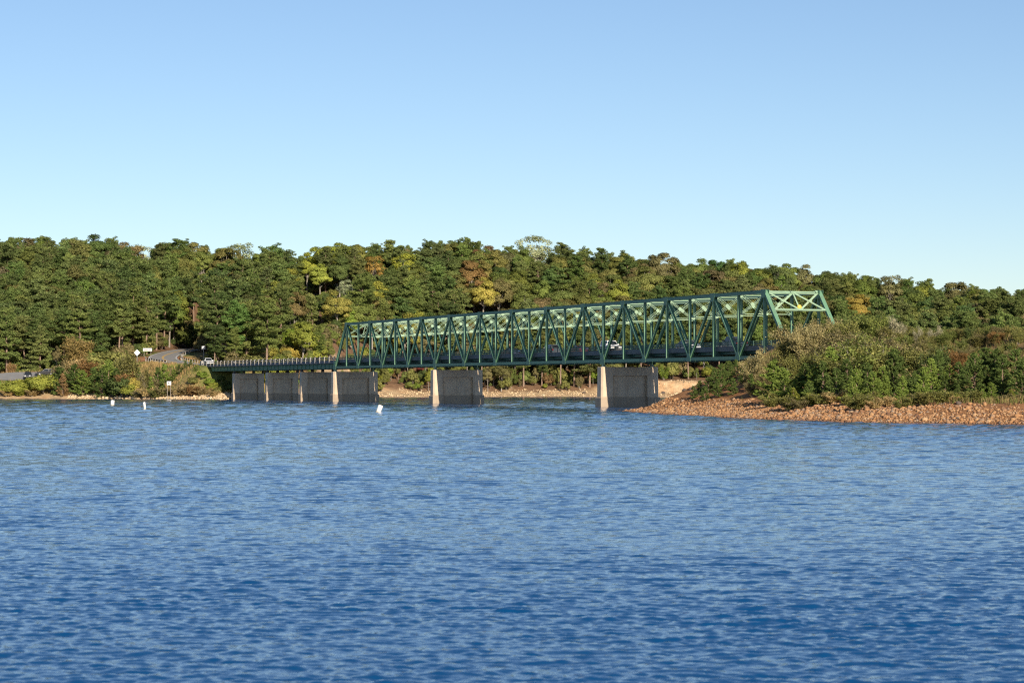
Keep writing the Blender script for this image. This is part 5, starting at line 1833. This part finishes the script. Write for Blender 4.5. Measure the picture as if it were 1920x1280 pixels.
L_ = 'left bank'
for (px, top, Y, pr, tint, w) in [
    (8, 716, 613, BUSH[0], G_YEL, 1.5), (28, 713, 612, BUSH[1], G_YEL, 1.5), (46, 709, 613, BUSH[2], G_YEL, 1.5), (62, 712, 613, BUSH[3], GOLD, 1.3), (84, 696, 612, BUSH[0], G_YEL, 1.3), (98, 700, 613, BUSH[1], G_OLIVE, 1.3),
    (14, 728, 611, SHRB[2], STRAW, 1.6), (38, 727, 611, SHRB[2], G_YEL, 1.6), (60, 727, 610, SHRB[0], STRAW, 1.6),
    (112, 688, 611, SAPL[1], D_SAP, 1.25), (118, 700, 609, SAPL[2], RUST, 1.1), (128, 672, 615, SHRB[3], BROWN, 1.1), (140, 684, 611, SAPL[3], D_SAP, 1.2), (154, 694, 608, SAPL[1], Y_SAP, 1.3), (152, 662, 618, SHRB[3], STRAW, 1.1),
    (168, 664, 616, SHRB[3], ORANGE, 1.0), (176, 688, 609, SAPL[0], D_SAP, 1.3), (188, 660, 618, BUSH[1], G_OLIVE, 1.0), (192, 690, 606, SAPL[1], D_SAP, 1.2), (203, 676, 608, SAPL[3], Y_SAP, 1.15), (212, 656, 616, BUSH[3], G_OLIVE, .95), (218, 690, 605, SAPL[0], D_SAP, 1.3),
    (234, 652, 606, SHRB[3], OLIVE_B, .95), (240, 690, 603, SHRB[3], ORANGE, 1.0), (229, 704, 603, BUSH[2], G_DARK, 1.2), (250, 703, 602, BUSH[0], GOLD, .9), (244, 718, 601, BUSH[1], G_YEL, 1.3), (258, 690, 606, SAPL[2], D_SAP, 1.1),
    (272, 700, 600, SHRB[1], BROWN, 1.1), (283, 706, 598, SAPL[2], Y_SAP, 1.0), (284, 690, 606, SHRB[1], OLIVE_B, 1.1), (296, 688, 604, SAPL[0], D_SAP, 1.1), (308, 682, 605, SAPL[0], Y_SAP, 1.15), (326, 692, 602, SAPL[1], Y_SAP, 1.1), (336, 683, 602, SAPL[1], D_SAP, 1.1), (348, 676, 602, SAPL[3], D_SAP, 1.0), (358, 674, 601, SAPL[0], D_SAP, 1.2),
    (368, 684, 598, SAPL[3], Y_SAP, 1.0), (380, 694, 595, BUSH[2], BRIGHT, 1.3), (392, 706, 592, BUSH[0], BRIGHT, 1.2), (401, 716, 588, BUSH[3], G_YEL, 1.2), (410, 724, 586, BUSH[1], G_OLIVE, 1.1),
    (262, 726, 598, SHRB[0], BROWN, 1.4), (276, 722, 596, SHRB[2], STRAW, 1.4), (292, 724, 594, SHRB[0], G_OLIVE, 1.4), (306, 722, 594, SHRB[2], BROWN, 1.5), (334, 722, 591, SHRB[2], STRAW, 1.5), (350, 718, 590, SHRB[0], STRAW, 1.5), (366, 718, 588, SHRB[2], ORANGE, 1.4), (382, 722, 586, SHRB[0], STRAW, 1.4), (398, 728, 583, SHRB[2], STRAW, 1.4),
    (424, 712, 596, BUSH[2], G_DARK, 1.1), (432, 718, 600, BUSH[0], G_DARK, 1.1), (415, 704, 603, BUSH[1], G_DARK, 1.0), (443, 722, 606, BUSH[3], G_DARK, 1.1), (405, 652 + 22, 622, SAPL[3], Y_SAP, 1.2), (428, 668, 628, BUSH[2], BROWN, 1.2), (446, 662, 632, BUSH[0], BROWN, 1.2), (472, 666, 632, BUSH[1], G_OLIVE, 1.2), (520, 668, 636, BUSH[3], G_YEL, 1.2)]:
    hand(px, top, Y, pr, tint, L_, w)

R_ = 'stony point'
# dark shaded young pines at the tip
for (px, top, Y, k, w) in [(1328, 706, 301, 3, 1.0), (1340, 690, 304, 1, 1.1), (1352, 682, 300, 3, 1.0), (1366, 676, 303, 1, 1.1), (1380, 674, 306, 3, .95), (1394, 684, 299, 1, 1.1), (1346, 712, 296, 0, 1.2), (1374, 708, 294, 1, 1.1), (1312, 716, 303, 1, 1.1), (1300, 730, 301, 0, 1.2), (1322, 724, 297, 3, 1.0), (1408, 700, 292, 0, 1.2), (1426, 712, 288, 1, 1.1)]:
    hand(px, top, Y, SAPL[k], D_SAP, R_, w)
# pale leaved shrubs round the end of the truss
for (px, top, Y, pr, tint, w) in [(1424, 652, 298, SHRB[1], PALE_LEAF, .9), (1438, 662, 296, SHRB[3], PALE_LEAF, .9), (1412, 670, 294, SHRB[0], PALE_LEAF, 1.0), (1432, 692, 286, SHRB[3], BROWN, .8), (1410, 710, 288, SHRB[3], BROWN, .8),
                                  (1474, 628, 294, SHRB[3], OLIVE_B, .8), (1492, 592, 296, TALL, PALE_LEAF, .95), (1516, 598, 292, TALL, PALE_LEAF, .85), (1546, 584, 298, TALL, PALE_LEAF, .9), (1500, 650, 284, TALL, G_OLIVE, .8), (1534, 640, 286, TALL, BROWN, .85), (1566, 628, 290, SHRB[3], BROWN, .9), (1478, 700, 276, SHRB[3], G_DARK, .9), (1540, 690, 270, SHRB[3], BROWN, .9), (1580, 640, 288, SHRB[3], MAROON, .8)]:
    hand(px, top, Y, pr, tint, R_, w)
# young pines along the camera side
for (px, top, Y, k, tint, w) in [(1450, 676, 272, 3, Y_SAP, 1.1), (1470, 690, 266, 3, Y_SAP, 1.1), (1492, 712, 262, 1, Y_SAP, 1.0), (1488, 726, 258, 0, G_YEL, 1.2), (1522, 686, 258, 2, Y_SAP, 1.0), (1518, 716, 254, 1, D_SAP, 1.0), (1543, 676, 256, 0, D_SAP, 1.0), (1557, 650, 258, 0, Y_SAP, .95), (1568, 690, 252, 1, D_SAP, 1.0), (1588, 672, 254, 0, D_SAP, 1.0), (1606, 692, 248, 3, Y_SAP, .9), (1600, 716, 244, 1, Y_SAP, 1.0),
                                 (1626, 680, 252, 1, D_SAP, 1.0), (1638, 698, 246, 3, Y_SAP, .9), (1655, 686, 250, 0, Y_SAP, 1.0), (1676, 655, 254, 1, D_SAP, .9), (1693, 704, 241, 2, Y_SAP, 1.1), (1686, 724, 238, 1, Y_SAP, 1.0), (1714, 696, 246, 0, D_SAP, 1.0), (1732, 688, 242, 1, Y_SAP, 1.0), (1746, 672, 248, 2, Y_SAP, 1.1), (1760, 658, 250, 0, D_SAP, 1.0), (1722, 722, 238, 2, Y_SAP, 1.2),
                                 (1772, 712, 242, 1, D_SAP, 1.1), (1796, 720, 238, 0, D_SAP, 1.2), (1828, 664, 240, 3, D_SAP, .95), (1846, 652, 242, 1, D_SAP, 1.0), (1866, 656, 240, 3, D_SAP, .95), (1880, 664, 238, 0, D_SAP, 1.1), (1858, 716, 232, 1, Y_SAP, 1.1), (1905, 655, 240, 3, D_SAP, 1.0), (1918, 680, 234, 1, D_SAP, 1.1), (1842, 728, 230, 2, Y_SAP, 1.3), (1896, 730, 229, 0, G_YEL, 1.2)]:
    hand(px, top, Y, SAPL[k], tint, R_, w)
# mixed shrubs behind them up the embankment
for (px, top, Y, pr, tint, w) in [(1600, 588, 288, SHRB[3], G_OLIVE, 1.0), (1618, 574, 290, TALL, G_MID, .9), (1642, 574, 288, TALL, G_MID, .9), (1655, 604, 284, SHRB[3], OLIVE_B, 1.0), (1676, 592, 286, SHRB[1], WHITE_TIP, .8), (1722, 612, 278, SHRB[1], WHITE_TIP, .6), (1756, 610, 276, SHRB[1], WHITE_TIP, .8),
                                  (1690, 616, 280, SHRB[3], OLIVE_B, 1.0), (1736, 622, 276, SHRB[3], OLIVE_B, 1.0), (1772, 620, 274, SHRB[3], G_MID, 1.0), (1790, 626, 276, SHRB[3], OLIVE_B, 1.0), (1812, 622, 274, SHRB[3], OLIVE_B, 1.0), (1836, 608, 280, TALL, OLIVE_B, .8), (1858, 626, 274, SHRB[3], OLIVE_B, 1.0), (1882, 626, 272, SHRB[3], GOLD, .9), (1905, 622, 272, SHRB[3], GOLD, .9), (1922, 630, 270, SHRB[3], OLIVE_B, 1.0),
                                  (1615, 640, 272, SHRB[3], G_MID, 1.0), (1634, 650, 268, SHRB[3], PALE_LEAF, .9), (1664, 650, 268, SHRB[3], G_OLIVE, 1.0), (1700, 650, 266, SHRB[3], BROWN, 1.0), (1722, 652, 264, SHRB[1], PALE_LEAF, 1.0), (1776, 650, 262, SHRB[3], ORANGE, 1.0), (1800, 654, 260, SHRB[3], ORANGE, 1.0), (1818, 650, 262, SHRB[1], G_OLIVE, 1.0), (1788, 676, 256, SHRB[0], ORANGE, 1.1), (1716, 676, 256, SHRB[0], BROWN, 1.1), (1745, 690, 256, SHRB[0], ORANGE, 1.0), (1586, 660, 268, SHRB[3], BROWN, .9),
                                  (1808, 700, 250, SHRB[1], G_DARK, 1.1), (1890, 680, 252, SHRB[1], BROWN, 1.0), (1840, 640, 266, SHRB[3], BROWN, 1.0), (1870, 642, 264, SHRB[3], ORANGE, 1.0), (1910, 645, 262, SHRB[3], G_OLIVE, 1.0), (1645, 630, 276, SHRB[3], G_OLIVE, 1.0), (1745, 640, 270, SHRB[3], G_OLIVE, 1.0), (1680, 640, 274, SHRB[3], OLIVE_B, 1.0)]:
    hand(px, top, Y, pr, tint, R_, w)
# low scrub at the top of the stones
hr = np.random.default_rng(9)
for k in range(24):
    px = 1440 + k * 20.3 + hr.uniform(-4, 4)
    Y = np.interp(px, [1440, 1520, 1600, 1700, 1800, 1920], [262, 248, 238, 232, 228, 224]) + hr.uniform(-3, 8)
    hand(px, HORIZON + 18 + hr.uniform(-16, 6), Y, SHRB[2] if k % 3 else SHRB[0], [STRAW, OLIVE_B, BROWN, G_OLIVE, G_YEL][hr.integers(5)], R_, 1.5)

# scrub on the slope beside the abutment
for k in range(34):
    px = 300 + k * 3.6 + hr.uniform(-3, 3); Y = 582 + hr.uniform(0, 16) - (px - 300) * .05
    X = at(px, Y); zg = ground_z(X, Y)
    if zg < 1.2: continue
    top_ = HORIZON - (zg + hr.uniform(1.2, 2.6) - CAM_Z) * FPX / Y
    hand(px, top_, Y, BUSH[k % 4] if k % 2 else SHRB[2], [BRIGHT, STRAW, G_OLIVE, STRAW, G_YEL, BROWN][hr.integers(6)], L_, 1.3)
for k in range(30):
    px = 1505 + k * 14 + hr.uniform(-5, 5); Y = np.interp(px, [1505, 1700, 1920], [266, 256, 247]) + hr.uniform(-4, 6)
    hand(px, 676 + hr.uniform(-10, 26), Y, SAPL[[0, 1, 3][k % 3]], [D_SAP, D_SAP, Y_SAP][k % 3], R_, 1.1)
# more scrub over the embankment at the right edge
for k in range(90):
    px = 1575 + k * 4 + hr.uniform(-4, 4); Y = hr.uniform(255, 300)
    top_ = np.interp(px, [1590, 1700, 1800, 1920], [596, 604, 610, 610]) + (300 - Y) * 1.0 + hr.uniform(-6, 10)
    hand(px, top_, Y, SHRB[[1, 3, 0][k % 3]], [OLIVE_B, BROWN, G_OLIVE, G_MID, G_MID, OLIVE_B, G_OLIVE, G_DARK][hr.integers(8)], R_, 1.2)

NM = {id(p): 'young pine' for p in SAPL}
NM.update({id(p): 'leafy bush' for p in BUSH}); NM.update({id(p): 'shrub' for p in SHRB}); NM[id(TALL)] = 'tall shrub'
cnt, tot = {}, {}
HAND.sort(key=lambda q: q['px'])
for h in HAND:
    X = at(h['px'], h['Y']); z = ground_z(X, h['Y'])
    tz_ = CAM_Z + (HORIZON - h['top']) * h['Y'] / FPX
    while h['site'] == 'left bank' and tz_ - z < 1.5 and h['Y'] > 579:      # stand it lower down the slope
        h['Y'] -= 1.0
        X = at(h['px'], h['Y']); z = ground_z(X, h['Y']); tz_ = CAM_Z + (HORIZON - h['top']) * h['Y'] / FPX
    h['loc'] = (X, h['Y'], z - .05); h['h'] = max(.7 if h['site'] == 'left bank' or h['Y'] < 250 else 1.7, tz_ - z)
    h['size'] = 'tall' if h['h'] > 6.5 else ('low' if h['h'] < 2.2 else 'mid height')
    k = (h['size'], h['tint'], id(h['pr']) if NM[id(h['pr'])] == 'x' else NM[id(h['pr'])], h['site']); h['key'] = k
    tot[k] = tot.get(k, 0) + 1
for h in HAND:
    k = h['key']; cnt[k] = cnt.get(k, 0) + 1
    kind = NM[id(h['pr'])]
    size = '' if kind == 'tall shrub' else h['size'] + ' '
    lab = f"{size}{NAMES[h['tint']]} {kind} on the {h['site']}" + (f", {ORD[cnt[k] - 1]} such from the left" if tot[k] > 1 else '')
    pr = h['pr']; s_v = h['h'] / pr.H
    h['wide'] *= 1.3 if kind == 'young pine' else 1.2
    s_h = s_v * h['wide'] if s_v > .5 else max(s_v * h['wide'], .45)
    s_h = min(s_h, 1.9)
    plant({'young pine': 'young_pine', 'leafy bush': 'bush', 'shrub': 'shrub', 'tall shrub': 'tall_shrub'}[kind], pr, h['loc'], s_h, hr.uniform(0, 6.28), np.array(h['tint']) * hr.uniform(.85, 1.15), lab,
          {'young pine': 'tree'}.get(kind, 'shrub'), f"{kind} growth on the {h['site']}", s_v / s_h)


# ------------------------------------------------------------------ dry grass
def grass(name, X, Y, hgt, tint, seed, label, wid=.02):
    r = np.random.default_rng(seed)
    n = len(X)
    Z = height(X, Y)
    P = np.column_stack([X, Y, Z - .03])
    a = r.uniform(0, 6.28, n); h = hgt * r.uniform(.5, 1.3, n)
    lean = np.column_stack([np.cos(a), np.sin(a), np.zeros(n)]) * (h * r.uniform(.1, .5, n))[:, None]
    s = np.column_stack([-np.sin(a + .5), np.cos(a + .5), np.zeros(n)]) * wid
    V = np.stack([P - s, P + s, P + lean * .4 + np.column_stack([0 * h, 0 * h, h * .6]) + s * .7, P + lean + np.column_stack([0 * h, 0 * h, h])], 1).reshape(-1, 3)
    me = mesh_np(name, V, np.arange(4 * n).reshape(-1, 4), M['shrub'], {'leaf': ('FACE', 'FLOAT', np.clip(r.normal(.5, .22, n), 0, 1))})
    o = link(bpy.data.objects.new(name, me)); o['tint'] = list(tint)
    return tag(o, label, 'grass', kind='stuff')


gx = hr.uniform(16, 66, 150000); gy = hr.uniform(205, 312, 150000)
gd, _ = seg_dist(gx, gy, PEN, True); gd = np.where(inside(gx, gy, PEN), gd, -gd)
w_ = vnoise(gx, gy, 7, 61) + .6 * vnoise(gx, gy, 2.6, 62)
k = (gd > 8.5 + 1.5 * w_) & (gx < .24 * gy) & (w_ > np.interp(gd, [8, 11, 14, 40], [.9, .2, -.5, -.2]))
gx, gy, gd = gx[k][:42000], gy[k][:42000], gd[k][:42000]
half = np.arange(len(gx)) % 3 == 0
grass('dry_grass', gx[~half], gy[~half], .6, (.27, .21, .095), 63, 'dry straw grass and weeds covering the right hand point')
grass('green_weeds', gx[half], gy[half], .55, (.16, .19, .055), 64, 'green weeds growing through the dry grass on the right hand point', .03)
gx = hr.uniform(-140, -56, 90000); gy = hr.uniform(577, 665, 90000)
gd, _ = seg_dist(gx, gy, SHORE); gd = np.where(gy > np.interp(gx, SHORE[:, 0], SHORE[:, 1]), gd, -gd)
r1, _ = seg_dist(gx, gy, ROAD); r2, _ = seg_dist(gx, gy, RAMP)
w_ = vnoise(gx, gy, 9, 71)
k = (gd > 5.5 + w_) & (r1 > 5.5) & (r2 > 8.2) & (w_ > -.6)
gx, gy = gx[k][:30000], gy[k][:30000]
half = vnoise(gx, gy, 14, 73) + .3 * hr.normal(size=len(gx)) > .35
grass('bank_grass', gx[~half], gy[~half], .8, (.38, .28, .12), 74, 'long dry grass on the slope of the left bank', .05)
grass('verge_grass', gx[half], gy[half], .5, (.17, .22, .05), 75, 'green grass patches on the slope of the left bank', .05)
